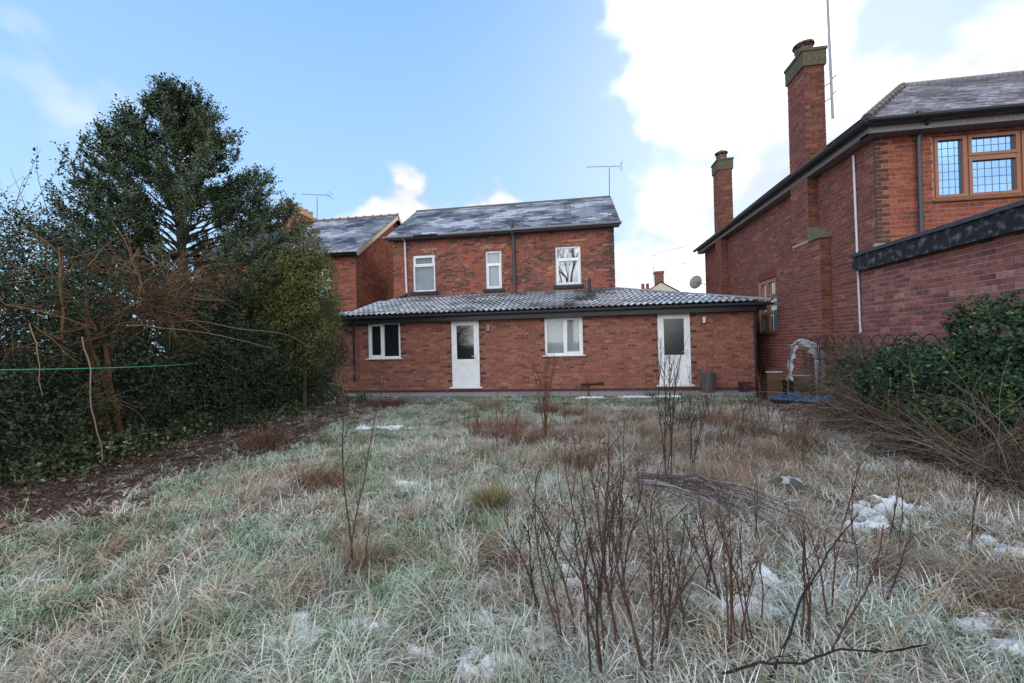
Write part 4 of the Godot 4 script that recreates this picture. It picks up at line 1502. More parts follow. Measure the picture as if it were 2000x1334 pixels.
# leaves over a cluster of swelling blobs [centre, radii]
func mass(b: Buf, blobs: Array, count: int, size: float, cols: Array, clump: float, seed_: int, slim := 0.27) -> void:
	var f := FastNoiseLite.new()
	f.seed = seed_
	f.frequency = clump
	f.fractal_octaves = 2
	var wsum := 0.0
	for q in blobs:
		var r: Vector3 = q[1]
		wsum += r.x * r.y + r.y * r.z + r.x * r.z
	for q in blobs:
		var c: Vector3 = q[0]
		var r: Vector3 = q[1]
		var n := int(count * (r.x * r.y + r.y * r.z + r.x * r.z) / wsum)
		for i in n:
			var d := rdir()
			var w := c + d * r
			var k := f.get_noise_3dv(w)
			var depth := absf(rng.randfn(0.0, 0.13))
			if k < -0.05 and rng.randf() < 0.6:
				depth += R(0.1, 0.35)
			var p := c + d * r * (1.0 - depth + k * 0.34)
			if p.y < 0.02:
				continue
			var nrm := (d / r).normalized()
			var dir := (nrm * R(0.1, 0.9) + rdir() * 0.9 + V(0, -0.15, 0)).normalized()
			var ac := dir.cross((nrm + rdir() * 0.5).normalized()).normalized()
			var sz := size * R(0.65, 1.25)
			b.leaf(p, dir, ac, ac.cross(dir), sz, sz * slim, cols[rng.randi() % cols.size()])

func tangle(b: Buf, blob: Array, count: int, ln: float, rad: float, cols: Array, sag: float) -> void:
	var c: Vector3 = blob[0]
	var r: Vector3 = blob[1]
	for i in count:
		var p := c + rdir() * r * pow(rng.randf(), 0.5)
		p.y = maxf(p.y, 0.05)
		var d := (rdir() + V(0, 0.5, 0)).normalized()
		b.tube(curve_pts(p, d, ln * R(0.5, 1.3), 5, sag, 0.28), rad * R(0.6, 1.3), rad * 0.35, 3, cols[rng.randi() % cols.size()])

func build_hedge() -> void:
	var dark := leaf_tones([[Color(0.022, 0.042, 0.024), 5], [Color(0.034, 0.060, 0.030), 4], [Color(0.050, 0.080, 0.036), 2], [Color(0.085, 0.10, 0.045), 0.5]], 24, 0.22)
	var sets := [
		["evergreen_shrub", "dense dark evergreen shrub under the green washing line", V(-7.2, 0, -3.8), [[V(-7.3, 1.2, -3.0), V(1.5, 1.7, 1.5)], [V(-7.1, 1.4, -4.7), V(1.45, 1.9, 1.4)], [V(-6.6, 0.6, -3.6), V(1.0, 0.9, 1.2)]], 34000, 1],
		["evergreen_shrub", "tall dark evergreen shrub with bare whips over its top, left of the holly", V(-9.4, 0, -5.4), [[V(-9.4, 1.9, -5.3), V(1.6, 2.1, 1.6)], [V(-10.6, 2.1, -6.3), V(1.5, 2.2, 1.5)]], 22000, 2],
		["evergreen_shrub", "low dark evergreen growth spilling from under the holly", V(-6.9, 0, -6.6), [[V(-7.1, 1.1, -6.3), V(1.5, 1.5, 1.5)], [V(-6.9, 1.1, -7.9), V(1.4, 1.6, 1.4)], [V(-6.4, 0.5, -6.9), V(0.8, 0.8, 1.4)]], 30000, 3],
		["evergreen_shrub", "dark evergreen shrub at the corner of the extension", V(-7.2, 0, -9.6), [[V(-7.1, 1.2, -9.2), V(1.3, 1.7, 1.2)], [V(-7.4, 1.5, -10.4), V(1.1, 1.9, 1.0)]], 22000, 4]]
	for q in sets:
		var t := thing(q[0], q[1], "shrub", q[2])
		var b: Buf
		for i in 14:
			var p: Vector3 = q[2] + V(R(-0.6, 0.6), 0, R(-0.7, 0.7))
			b = Buf.new()
			b.tube(curve_pts(p, V(R(-0.5, 0.6), 1, R(-0.5, 0.6)).normalized(), R(1.2, 2.2), 5, 0.0, 0.2), 0.03, 0.008, 5, Color(0.09, 0.075, 0.06))
			part(t, "stem", b, mat_twig)
		b = Buf.new()
		for k in q[3]:
			var kc: Vector3 = k[0]
			var kr: Vector3 = k[1]
			for i in 45:
				var dd := rdir()
				dd.x = absf(dd.x) * 0.9 + 0.1
				b.tube(curve_pts(kc + dd.normalized() * kr * R(0.75, 0.98), (dd + rdir() * 0.9 + V(0, -0.15, 0)).normalized(), R(0.25, 0.7), 5, 0.04, 0.25), R(0.003, 0.006), 0.002, 3, vary(Color(0.17, 0.12, 0.095), 0.3))
		part(t, "bare_twigs", b, mat_twig).set_meta("kind", "stuff")
		b = Buf.new()
		mass(b, q[3], int(q[4] * 1.9), 0.05, dark, 1.5, q[5])
		part(t, "foliage", b, mat_gloss)
	# yellow-green bush between the holly and the neighbouring house
	var yg := leaf_tones([[Color(0.125, 0.135, 0.038), 5], [Color(0.17, 0.165, 0.045), 3], [Color(0.08, 0.10, 0.035), 3]], 20, 0.2)
	var t2 := thing("golden_bush", "yellow-green bush in front of the neighbouring house", "shrub", V(-5.9, 0, -8.25))
	var tb := Buf.new()
	tb.tube(line([V(-5.9, -0.05, -8.25), V(-5.82, 1.8, -8.2), V(-5.8, 4.0, -8.2)]), 0.06, 0.01, 6, Color(0.10, 0.08, 0.06))
	part(t2, "stem", tb, mat_twig)
	tb = Buf.new()
	mass(tb, [[V(-5.8, 2.4, -8.2), V(0.72, 1.35, 0.7)], [V(-5.8, 3.4, -8.2), V(0.42, 0.85, 0.42)], [V(-6.3, 2.7, -8.0), V(0.55, 0.95, 0.55)]], 26000, 0.055, yg, 1.8, 9, 0.24)
	part(t2, "foliage", tb, mat_leaf)
	# bare brown climber
	var t3 := thing("bare_climber", "bare brown climber sprawling over the dark evergreen shrubs", "climber", V(-6.5, 0, -5.0))
	var brown := palette([[Color(0.15, 0.083, 0.052), 4], [Color(0.20, 0.118, 0.075), 3], [Color(0.105, 0.063, 0.046), 3], [Color(0.27, 0.175, 0.12), 1]], 20, 0.15)
	var st := Buf.new()
	for i in 5:
		var p := V(-6.35 + R(-0.1, 0.1), 0.1, -4.75 + R(-0.12, 0.12))
		st.tube(curve_pts(p, V(R(-0.3, 0.25), 1, R(-0.1, 0.3)).normalized(), R(1.5, 2.3), 6, -0.02, 0.16), 0.05, 0.018, 6, Color(0.19, 0.115, 0.065))
	part(t3, "stem", st, mat_twig)
	st = Buf.new()
	for i in 15:   # limbs, side shoots and fine twigs
		var p := V(-6.3 + R(-0.35, 0.3), R(1.1, 1.9), -4.7 + R(-0.5, 0.7))
		var d := V(R(-0.2, 0.75), R(0.15, 1.0), R(-1.1, 0.9)).normalized()
		var lp2 := curve_pts(p, d, R(1.0, 1.7), 7, 0.02, 0.16)
		st.tube(lp2, 0.017, 0.006, 5, brown[rng.randi() % brown.size()])
		for k in 15:
			var q := R(0.25, 1.0) * 6.99
			var sp := lp2[int(q)].lerp(lp2[int(q) + 1], q - int(q))
			var sd := (d * 0.5 + rdir() * 0.9 + V(0.15, 0.1, 0)).normalized()
			var sh := curve_pts(sp, sd, R(0.35, 0.95), 6, 0.06, 0.2)
			st.tube(sh, 0.007, 0.003, 4, brown[rng.randi() % brown.size()])
			for m in 2:
				st.tube(curve_pts(sh[2 + m], (sd + rdir() * 0.9).normalized(), R(0.2, 0.5), 4, 0.05, 0.2), 0.004, 0.002, 3, brown[rng.randi() % brown.size()])
	for w in [[V(-5.55, 1.65, -3.9), V(0.35, -0.55, 0.1), 1.5], [V(-5.6, 1.8, -4.4), V(0.4, 0.15, -0.9), 1.8], [V(-5.75, 1.9, -5.2), V(0.45, 0.12, -0.75), 2.0]]:
		st.tube(curve_pts(w[0], (w[1] as Vector3).normalized(), w[2], 10, 0.05, 0.2), 0.008, 0.004, 5, Color(0.24, 0.17, 0.14))
	part(t3, "twigs", st, mat_twig).set_meta("kind", "stuff")
	var t4 := thing("bare_whips", "thin bare whips arching against the sky above the left-hand shrub", "twigs", V(-8.6, 2.6, -5.2))
	st = Buf.new()
	for i in 20:
		var p := V(-8.6 + R(-0.9, 0.9), R(3.0, 3.7), -5.2 + R(-0.6, 0.6))
		var pts := curve_pts(p, V(R(-0.3, 0.7), 1.0, R(-0.5, 0.3)).normalized(), R(0.6, 1.5), 6, 0.07, 0.12)
		st.tube(pts, 0.006, 0.002, 4, Color(0.10, 0.075, 0.07))
		if i % 3 == 0:
			twig_leaves(st, pts[3], (pts[4] - pts[3]).normalized(), 0.5, 9, 0.07, [Color(0.045, 0.06, 0.04)])
	part(t4, "whips", st, mat_twig).set_meta("kind", "stuff")
	# the washing line
	st = Buf.new()
	var lp := PackedVector3Array()
	for i in 13:
		var q := i / 12.0
		lp.append(V(-3.2, 1.41, -1.2).lerp(V(-6.15, 1.26, -6.1), q) - V(0, 0.03 * sin(PI * q), 0))
	st.tube(lp, 0.0045, 0.0045, 5, Color(0.04, 0.30, 0.22))
	single("washing_line", st, mat_plain, "thin green washing line strung into the dark shrubs", "line")

func build_right_growth() -> void:
	var t := thing("laurel_bush", "broad glossy laurel bush with yellow-tinged leaves in front of the garage", "bush", V(4.9, 0, -5.3))
	var cols := leaf_tones([[Color(0.022, 0.050, 0.030), 5], [Color(0.032, 0.068, 0.036), 5], [Color(0.055, 0.095, 0.040), 3], [Color(0.20, 0.20, 0.035), 0.12], [Color(0.12, 0.15, 0.04), 0.8]], 40, 0.2)
	var b: Buf
	for i in 16:
		b = Buf.new()
		b.tube(curve_pts(V(4.9 + R(-0.3, 0.3), 0, -5.3 + R(-0.4, 0.4)), V(R(-0.6, 0.6), 1, R(-0.7, 0.7)).normalized(), R(0.8, 1.5), 5, 0.0, 0.15), 0.025, 0.008, 5, Color(0.10, 0.085, 0.06))
		part(t, "stem", b, mat_twig)
	b = Buf.new()
	mass(b, [[V(4.95, 0.95, -5.2), V(0.95, 0.82, 0.95)], [V(4.55, 0.65, -6.2), V(0.65, 0.65, 0.65)], [V(5.1, 1.15, -4.3), V(0.7, 0.75, 0.75)], [V(4.6, 0.5, -5.2), V(0.75, 0.6, 0.7)]], 68000, 0.056, cols, 1.9, 14, 0.28)
	part(t, "foliage", b, mat_gloss)
	t = thing("small_laurel", "small dark evergreen sprig in the brambles beside the hooped fence", "shrub", V(4.75, 0, -7.6))
	b = Buf.new()
	b.tube(line([V(4.75, 0, -7.6), V(4.78, 0.5, -7.62), V(4.8, 0.9, -7.6)]), 0.02, 0.008, 5, Color(0.10, 0.085, 0.06))
	part(t, "stem", b, mat_twig)
	b = Buf.new()
	mass(b, [[V(4.75, 0.8, -7.6), V(0.35, 0.3, 0.4)]], 1800, 0.075, cols, 2.0, 15)
	part(t, "foliage", b, mat_gloss)
	# brambles
	var brown := palette([[Color(0.115, 0.085, 0.068), 4], [Color(0.17, 0.125, 0.095), 3], [Color(0.085, 0.062, 0.053), 3], [Color(0.26, 0.20, 0.145), 2.4]], 24, 0.15)
	var sets := [["dead_brambles", "dense bare brown brambles against the hooped iron fence", V(4.9, 0, -8.4), [[V(5.12, 0.6, -8.4), V(0.22, 0.62, 0.75)], [V(4.85, 0.55, -7.3), V(0.45, 0.6, 0.7)]], 1900],
		["dead_brambles", "collapsed brown brambles spilling out below the laurel", V(4.2, 0, -6.4), [[V(4.2, 0.22, -6.7), V(0.5, 0.33, 0.9)], [V(4.1, 0.18, -5.4), V(0.5, 0.28, 0.9)], [V(3.95, 0.12, -4.4), V(0.45, 0.2, 0.6)]], 1800]]
	for q in sets:
		t = thing(q[0], q[1], "brambles", q[2])
		b = Buf.new()
		for k in q[3]:
			tangle(b, k, q[4] / q[3].size(), 0.8, 0.004, brown, 0.10)
			tangle(b, k, 60, 1.2, 0.0045, [Color(0.30, 0.24, 0.19), Color(0.24, 0.18, 0.14)], 0.14)
		part(t, "stems", b, mat_twig).set_meta("kind", "stuff")

func iron_fence() -> void:
	var t := thing("hooped_fence", "dark hooped iron fence along the foot of the tall brick house", "fence", V(5.28, 0, -8.6))
	var col := Color(0.035, 0.03, 0.03)
	for i in 13:
		var z := -10.4 + i * 0.27
		var b := Buf.new()
		var pts := PackedVector3Array()
		for k in 15:
			var a := PI * k / 14
			pts.append(V(5.28, 1.24 + 0.2 * sin(a), z + 0.17 - 0.17 * cos(a)))
		pts.insert(0, V(5.28, 0.1, z))
		pts.append(V(5.28, 0.1, z + 0.34))
		b.tube(pts, 0.009, 0.009, 5, col)
		var p2 := PackedVector3Array()
		for k in 11:
			var a := PI * k / 10
			p2.append(V(5.285, 1.1 + 0.085 * sin(a), z + 0.17 - 0.085 * cos(a)))
		p2.insert(0, V(5.285, 0.1, z + 0.085))
		p2.append(V(5.285, 0.1, z + 0.255))
		b.tube(p2, 0.007, 0.007, 5, col)
		part(t, "hoop", b, mat_plain)
	for y in [0.3, 0.95]:
		var b := Buf.new()
		b.tube(line([V(5.29, y, -10.45), V(5.29, y, -6.75)]), 0.012, 0.012, 4, col, true)
		part(t, "rail", b, mat_plain)

# a crumpled sheet over a grid
func sheet(b: Buf, o: Vector3, ux: Vector3, uz: Vector3, nx: int, nz: int, hgt: float, seed_: int, col: Color, edge := 0.12) -> void:
	var f := FastNoiseLite.new()
	f.seed = seed_
	f.frequency = 2.2
	f.noise_type = FastNoiseLite.TYPE_CELLULAR
	f.cellular_return_type = FastNoiseLite.RETURN_DISTANCE
	var g := FastNoiseLite.new()
	g.seed = seed_ + 1
	g.frequency = 3.0
	var P: Array = []
	for j in nz + 1:
		for i in nx + 1:
			var u := i / float(nx)
			var w := j / float(nz)
			var p := o + ux * (u - 0.5) * (1.0 + g.get_noise_2d(w * 2.0, 5.0) * edge * 3.0) + uz * (w - 0.5) * (1.0 + g.get_noise_2d(u * 2.0, 9.0) * edge * 3.0)
			var fall := sin(PI * clampf(u, 0.02, 0.98)) * sin(PI * clampf(w, 0.02, 0.98))
			p.y += hgt * (fall * (0.6 + g.get_noise_2d(p.x * 1.3, p.z * 1.3)) + 0.55 * f.get_noise_2d(p.x, p.z) * (0.3 + fall) + 0.3)
			P.append(p)
	for j in nz:
		for i in nx:
			var a := j * (nx + 1) + i
			b.quad(P[a], P[a + nx + 1], P[a + nx + 2], P[a + 1], vary(col, 0.05))

func build_clutter() -> void:
	# torn sheeting hung over a bent hoop
	var t := thing("torn_sheeting", "torn grey plastic sheeting hanging over a bent hoop by the fence", "sheeting", V(5.05, 0, -10.0))
	var arch := [V(4.73, 0.05, -10.0), V(4.74, 0.5, -10.0), V(4.77, 0.95, -10.0), V(4.86, 1.27, -9.99), V(5.02, 1.38, -9.98), V(5.18, 1.30, -9.97), V(5.30, 1.08, -9.96), V(5.36, 0.8, -9.95), V(5.30, 0.45, -9.95), V(5.28, 0.05, -9.95)]
	var b := Buf.new()
	b.tube(line(arch), 0.014, 0.014, 6, Color(0.12, 0.11, 0.11))
	part(t, "hoop", b, mat_plain)
	var runs := [[[1, 2, 3], 0.12, Color(0.46, 0.47, 0.54)], [[3, 4, 5, 6], 0.30, Color(0.40, 0.43, 0.48)], [[6, 7, 8], 0.22, Color(0.48, 0.49, 0.56)]]
	for r in runs:
		b = Buf.new()
		var idx: Array = r[0]
		var prev: Array = []
		for k in range(0, (idx.size() - 1) * 6 + 1):
			var q := k / 6.0
			var i := mini(int(q), idx.size() - 2)
			var p: Vector3 = (arch[idx[i]] as Vector3).lerp(arch[idx[i + 1]], q - i)
			var w: float = r[1] * (0.75 + 0.4 * sin(k * 1.7) + R(-0.15, 0.15))
			var ring: Array = [p + V(-w * 0.5 + R(-0.015, 0.015), -0.04 + R(-0.02, 0.02), 0.06), p + V(-w * 0.1, 0.02 + R(0, 0.02), 0.03), p + V(w * 0.2, 0.03, -0.02 + R(0, 0.03)), p + V(w * 0.6, -0.05 + R(-0.03, 0.02), 0.05)]
			if prev.size():
				for m in 3:
					b.quad(prev[m], prev[m + 1], ring[m + 1], ring[m], vary(r[2], 0.06))
			prev = ring
		part(t, "torn_strip", b, mat_sheet)
	b = Buf.new()
	b.quad(V(5.16, 1.0, -9.86), V(5.42, 0.93, -9.84), V(5.36, 1.1, -9.9), V(5.28, 1.16, -9.92), Color(0.30, 0.29, 0.31))
	b.quad(V(5.2, 0.94, -9.85), V(5.40, 0.92, -9.85), V(5.31, 0.5, -9.88), V(5.24, 0.36, -9.88), Color(0.5, 0.51, 0.58))
	part(t, "hanging_flap", b, mat_sheet)
	# blue plastic on the ground
	b = Buf.new()
	sheet(b, V(4.75, 0.02, -9.75), V(0.95, 0, 0.06), V(0.05, 0, 0.6), 26, 18, 0.34, 3, Color(0.008, 0.075, 0.19))
	single("blue_tarpaulin", b, mat_sheet, "dark blue tarpaulin crumpled on the ground below the torn sheeting", "tarpaulin")
	b = Buf.new()
	sheet(b, V(4.86, 0.12, -9.0), V(0.55, 0, -0.04), V(0.04, 0, 0.32), 20, 14, 0.22, 6, Color(0.015, 0.28, 0.58))
	single("blue_bag", b, mat_sheet, "small bright blue plastic bag beside the dark tarpaulin", "bag")
	# raised bed of boards
	t = thing("plank_bed", "low raised bed of mossy planks behind the blue tarpaulin", "planter", V(4.9, 0, -10.3))
	for q in [[4.42, 4.73, 0.02, 0.64, -10.25], [4.93, 5.30, 0.02, 0.56, -10.15]]:
		for k in 3:
			b = Buf.new()
			var h: float = (q[3] - q[2]) / 3.0
			b.wbox(V(q[0], q[2] + h * k, q[4] - 0.03 - R(0, 0.006)), V(q[1], q[2] + h * (k + 1) - 0.008, q[4] + R(0, 0.006)), vary(Color(0.13, 0.09, 0.05), 0.2))
			part(t, "plank", b, mat_wood)
		b = Buf.new()
		b.wbox(V(q[0] - 0.01, q[3], q[4] - 0.07), V(q[1] + 0.01, q[3] + 0.022, q[4] + 0.012), Color(0.55, 0.55, 0.58))
		part(t, "frosted_rail", b, mat_snow)
	b = Buf.new()
	b.wbox(V(4.42, 0.0, -10.9), V(5.3, 0.4, -10.3), Color(0.06, 0.045, 0.035))
	part(t, "soil", b, mat_soil)
	# bin
	t = thing("garden_bin", "grey tapered plastic bin standing beside the right-hand back door", "bin", V(3.67, -0.02, -12.08))
	var c := V(3.67, 0, -12.08)
	b = Buf.new()
	var grey := Color(0.085, 0.082, 0.085)
	b.tube(line([c + V(0, -0.02, 0), c + V(0, 0.50, 0)]), 0.165, 0.205, 20, grey, true)
	part(t, "body", b, mat_plastic)
	b = Buf.new()
	b.tube(line([c + V(0, 0.485, 0), c + V(0, 0.515, 0)]), 0.218, 0.218, 20, grey, true)
	part(t, "rim", b, mat_plastic)
	# wall lamps
	for q in [[-2.583, 1.955, "small cream wall lamp beside the left-hand back door", Color(0.42, 0.34, 0.24)], [3.70, 2.0, "pale cream wall lamp beside the right-hand back door", Color(0.74, 0.72, 0.60)]]:
		t = thing("wall_lamp", q[2], "lamp", V(q[0], q[1], -12.39))
		b = Buf.new()
		b.wbox(V(q[0] - 0.05, q[1] - 0.10, -12.40), V(q[0] + 0.05, q[1] + 0.10, -12.36), Color(0.20, 0.13, 0.08))
		part(t, "back_plate", b, mat_plastic)
		b = Buf.new()
		for k in 6:
			var a0 := PI * k / 6
			var a1 := PI * (k + 1) / 6
			b.quad(V(q[0] - 0.045 * cos(a0), q[1] - 0.085, -12.36 + 0.06 * sin(a0)), V(q[0] - 0.045 * cos(a1), q[1] - 0.085, -12.36 + 0.06 * sin(a1)), V(q[0] - 0.045 * cos(a1), q[1] + 0.085, -12.36 + 0.06 * sin(a1)), V(q[0] - 0.045 * cos(a0), q[1] + 0.085, -12.36 + 0.06 * sin(a0)), q[3])
		b.tube(line([V(q[0], q[1] + 0.083, -12.36), V(q[0], q[1] + 0.09, -12.36)]), 0.05, 0.05, 12, q[3], true)
		b.tube(line([V(q[0], q[1] - 0.09, -12.36), V(q[0], q[1] - 0.083, -12.36)]), 0.05, 0.05, 12, q[3], true)
		part(t, "cover", b, mat_plastic)
	# broken pot pieces by the downpipe
	t = thing("broken_crate", "small dark broken crate at the foot of the right-hand downpipe", "crate", V(4.66, -0.02, -12.1))
	for k in 3:
		b = Buf.new()
		b.box(Transform3D(Basis(V(0, 0, 1), -0.25 + 0.12 * k), V(4.60 + 0.05 * k, 0.08 + 0.07 * k, -12.1)), V(-0.11, -0.025, -0.1), V(0.11, 0.02, 0.1), vary(Color(0.09, 0.05, 0.045), 0.2))
		part(t, "slat", b, mat_wood)
	b = Buf.new()
	b.wbox(V(4.5, -0.03, -12.2), V(4.55, 0.24, -12.0), Color(0.06, 0.04, 0.04))
	part(t, "side", b, mat_wood)
	# stone
	t = null
	b = Buf.new()
	var f := FastNoiseLite.new()
	f.frequency = 4.0
	var sc := V(1.95, ground_y(1.95, -4.15) + 0.05, -4.15)
	var rings := 7
	var seg := 10
	for j in rings:
		for i in seg:
			var pt := func(jj: int, i2: int) -> Vector3:
				var th := PI * jj / rings
				var ph := TAU * i2 / seg
				var d := V(sin(th) * cos(ph), cos(th), sin(th) * sin(ph))
				return sc + d * V(0.16, 0.10, 0.12) * (1.0 + 0.4 * f.get_noise_3dv(d * 0.35))
			var top := j < 1 or (j == 1 and i % 3 == 0)
			b.quad(pt.call(j, i + 1), pt.call(j + 1, i + 1), pt.call(j + 1, i), pt.call(j, i), Color(0.42, 0.45, 0.45) if top else Color(0.10, 0.10, 0.09))
	single("frosted_stone", b, mat_stone, "dark rounded stone with a frosted top in the dry grass", "stone")

# ---------------------------------------------------------------- dead weeds
func weed(label: String, base: Vector3, stems: int, h: float, spread: float, lean: Vector3, col: Color, branchy: int, rad := 0.005, heads := 0.0) -> void:
	base.y = ground_y(base.x, base.z)
	var t := thing("dead_weed", label, "weed", base, "dead weed stalks")
	var tw := Buf.new()
	for i in stems:
		var b := Buf.new()
		var p := base + V(R(-1, 1), 0, R(-1, 1)) * spread * 0.35
		var d := (V(R(-1, 1) * spread, 1, R(-1, 1) * spread) + lean).normalized()
		var hh := h * R(0.72, 1.05) if i > 0 else h
		var pts := curve_pts(p, d, hh, 7, -0.01, 0.12)
		var c := vary(col, 0.2)
		b.tube(pts, rad * R(0.85, 1.2), rad * 0.4, 5, c)
		part(t, "stem", b, mat_twig)
		for k in branchy:
			var q := R(0.3, 1.0) * 6.99
			var s := int(q)
			var bp := pts[s].lerp(pts[s + 1], q - s)
			var bd := (d + V(R(-1, 1), R(0.0, 0.7), R(-1, 1)) * 0.7).normalized()
			var bl := R(0.07, 0.27) * h
			var bpts := curve_pts(bp, bd, bl, 4, -0.04, 0.12)
			tw.tube(bpts, rad * 0.5, rad * 0.22, 3, c)
			if heads > 0.0:
				for m in 5:
					var e := bpts[4] + rdir() * heads * 0.8
					tw.leaf(e, rdir(), rdir(), rdir(), heads, heads * 0.35, vary(col * 1.3, 0.25))
	if tw.v.size():
		part(t, "side_twigs", tw, mat_twig).set_meta("kind", "stuff")

func build_weeds() -> void:
	var red := Color(0.12, 0.055, 0.04)
	var dk := Color(0.065, 0.045, 0.04)
	var tan := Color(0.26, 0.16, 0.09)
	weed("pair of tall thin dark stems standing alone in the pale frosted grass", V(-1.47, 0, -2.5), 2, 1.34, 0.06, V(-0.02, 0, -0.06), dk, 5, 0.006)
	weed("short broken stem leaning beside the pair of tall stems", V(-1.38, 0, -2.45), 1, 0.42, 0.05, V(0.12, 0, 0), dk, 1, 0.005)
	weed("tight sheaf of red-brown stems before the extension's curtained window", V(-0.48, 0, -6.46), 9, 1.28, 0.07, V(0, 0, 0), red, 9, 0.007)
	weed("tall clump of dark branching stems before the right-hand back door", V(0.96, 0, -4.57), 6, 1.45, 0.10, V(0.02, 0, -0.03), dk, 16, 0.006, 0.012)
	weed("slim clump of dark stems beside the one before the right-hand door", V(1.22, 0, -4.6), 4, 1.2, 0.09, V(0.05, 0, 0), dk, 14, 0.005, 0.012)
	var front := [[-0.06, -1.95, 3, 0.80, -0.16], [0.04, -1.8, 3, 0.84, -0.04], [0.15, -1.9, 4, 0.92, -0.1], [0.26, -1.8, 3, 0.78, 0.06], [0.36, -1.95, 3, 0.66, 0.16], [-0.16, -2.1, 2, 0.55, -0.12], [0.10, -2.2, 3, 0.86, 0.03], [0.47, -2.1, 2, 0.62, -0.16], [0.22, -2.45, 3, 0.7, 0.1]]
	for q in front:
		weed("dark branching dead weed in the thicket of stems nearest the fallen black branch", V(q[0], 0, q[1]), q[2], q[3], 0.17, V(q[4], 0, -0.05), vary(dk, 0.3).lerp(Color(0.10, 0.06, 0.045), R(0, 0.7)), 10, 0.0058, 0.016)
	var right := [[0.66, -2.0, 3, 0.62, 0.12], [0.80, -1.95, 3, 0.64, -0.2], [0.95, -2.15, 3, 0.55, 0.2], [1.05, -2.0, 2, 0.7, 0.25], [0.80, -2.35, 3, 0.6, -0.25], [0.6, -2.5, 2, 0.55, 0.1], [1.2, -2.3, 2, 0.5, -0.2]]
	for q in right:
		weed("reddish dead weed with crooked stems in front of the stalk heap", V(q[0], 0, q[1]), q[2], q[3], 0.26, V(q[4], 0, -0.03), vary(red, 0.3).lerp(dk, 0.4), 8, 0.005, 0.008)
	var mid := [[1.9, -5.4, 7, 0.75], [2.3, -5.9, 7, 0.8], [2.6, -5.2, 6, 0.7], [2.9, -6.3, 6, 0.8], [2.2, -7.0, 6, 0.75], [3.1, -7.4, 6, 0.8], [1.5, -6.4, 5, 0.6], [2.5, -8.2, 5, 0.6]]
	for q in mid:
		weed("thin red-brown weed clump in the brown patch near the grey bin", V(q[0], 0, q[1]), q[2], q[3], 0.22, V(0, 0, 0), vary(red, 0.3), 8, 0.0042)
	var mid2 := [[-1.5, -6.2, 5, 0.6], [-1.2, -6.8, 5, 0.62], [-0.9, -6.0, 4, 0.66], [-1.0, -5.2, 3, 0.8], [-0.35, -5.3, 2, 0.5], [-0.2, -7.2, 4, 0.6], [0.2, -8.2, 4, 0.6], [-1.8, -6.7, 4, 0.5]]
	for q in mid2:
		weed("thin brown weed clump in the russet patch before the left-hand back door", V(q[0], 0, q[1]), q[2], q[3], 0.14, V(0, 0, 0), vary(red, 0.3), 7, 0.004)
	var thin := [[0.05, -3.4, 1, 0.75], [0.32, -3.3, 2, 0.85], [-0.12, -3.6, 1, 0.5], [0.55, -3.2, 1, 0.7], [1.2, -3.0, 2, 0.6], [-0.9, -2.6, 1, 0.36]]
	for q in thin:
		weed("single thin dark stem rising between the frosted grass tufts", V(q[0], 0, q[1]), q[2], q[3], 0.08, V(0, 0, 0), vary(dk, 0.3), 5, 0.0042)
	var far := [[2.15, -3.2, 2, 0.55], [1.75, -3.0, 2, 0.62], [2.35, -2.85, 1, 0.5], [1.55, -2.5, 2, 0.55]]
	for q in far:
		weed("dark leaning stem beside the snow patches near the brambles", V(q[0], 0, q[1]), q[2], q[3], 0.2, V(0.2, 0, -0.1), vary(dk, 0.3), 5, 0.0045)
	weed("pale dried flower stems at the corner of the extension", V(-5.9, 0, -9.7), 9, 0.85, 0.35, V(0, 0, 0), Color(0.30, 0.22, 0.15), 6, 0.007, 0.03)
	weed("brown stubble of dead stems below the extension's waste pipe", V(0.35, 0, -11.2), 6, 0.55, 0.15, V(0, 0, 0), red, 6, 0.005, 0.01)
	# stalks lying on the ground
	var heap := thing("stalk_heap", "flattened heap of long grey-brown stalks lying in the grass", "stalks", V(1.0, 0, -3.7))
	for i in 52:
		var q := R(0, 1)
		var p0 := V(0.52 + R(0.0, 0.55), 0, -4.06 + R(-0.2, 0.2))
		var p1 := V(1.5 + R(-0.55, 0.25), 0, -3.3 + R(-0.3, 0.3))
		var hgt := R(0.03, 0.15)
		var b := Buf.new()
		var pts := PackedVector3Array()
		var bow := R(-0.07, 0.07)
		for k in 6:
			var w := k / 5.0
			var p := p0.lerp(p1, w) + V(bow * sin(PI * w) + R(-0.01, 0.01), 0, bow * sin(PI * w) + R(-0.01, 0.01))
			p.y = ground_y(p.x, p.z) + 0.09 + hgt * (0.5 + 0.5 * sin(PI * w))
			pts.append(p)
		b.tube(pts, R(0.0028, 0.006), 0.002, 4, vary(Color(0.115, 0.09, 0.09) if q < 0.6 else Color(0.34, 0.30, 0.30), 0.25))
		part(heap, "stalk", b, mat_twig)
	for i in 7:
		var b := Buf.new()
		var pts := PackedVector3Array()
		for k in 8:   # a few stalks doubled back in a loop at one end
			var a := lerpf(0.3, 3.6, k / 7.0)
			var p := V(0.62 + 0.13 * cos(a + 0.6) + i * 0.008, 0, -4.02 - 0.10 * sin(a + 0.6))
			p.y = ground_y(p.x, p.z) + 0.10 + 0.012 * i
			pts.append(p)
		b.tube(pts, 0.004, 0.003, 4, vary(Color(0.17, 0.13, 0.13), 0.25))
		part(heap, "stalk", b, mat_twig)
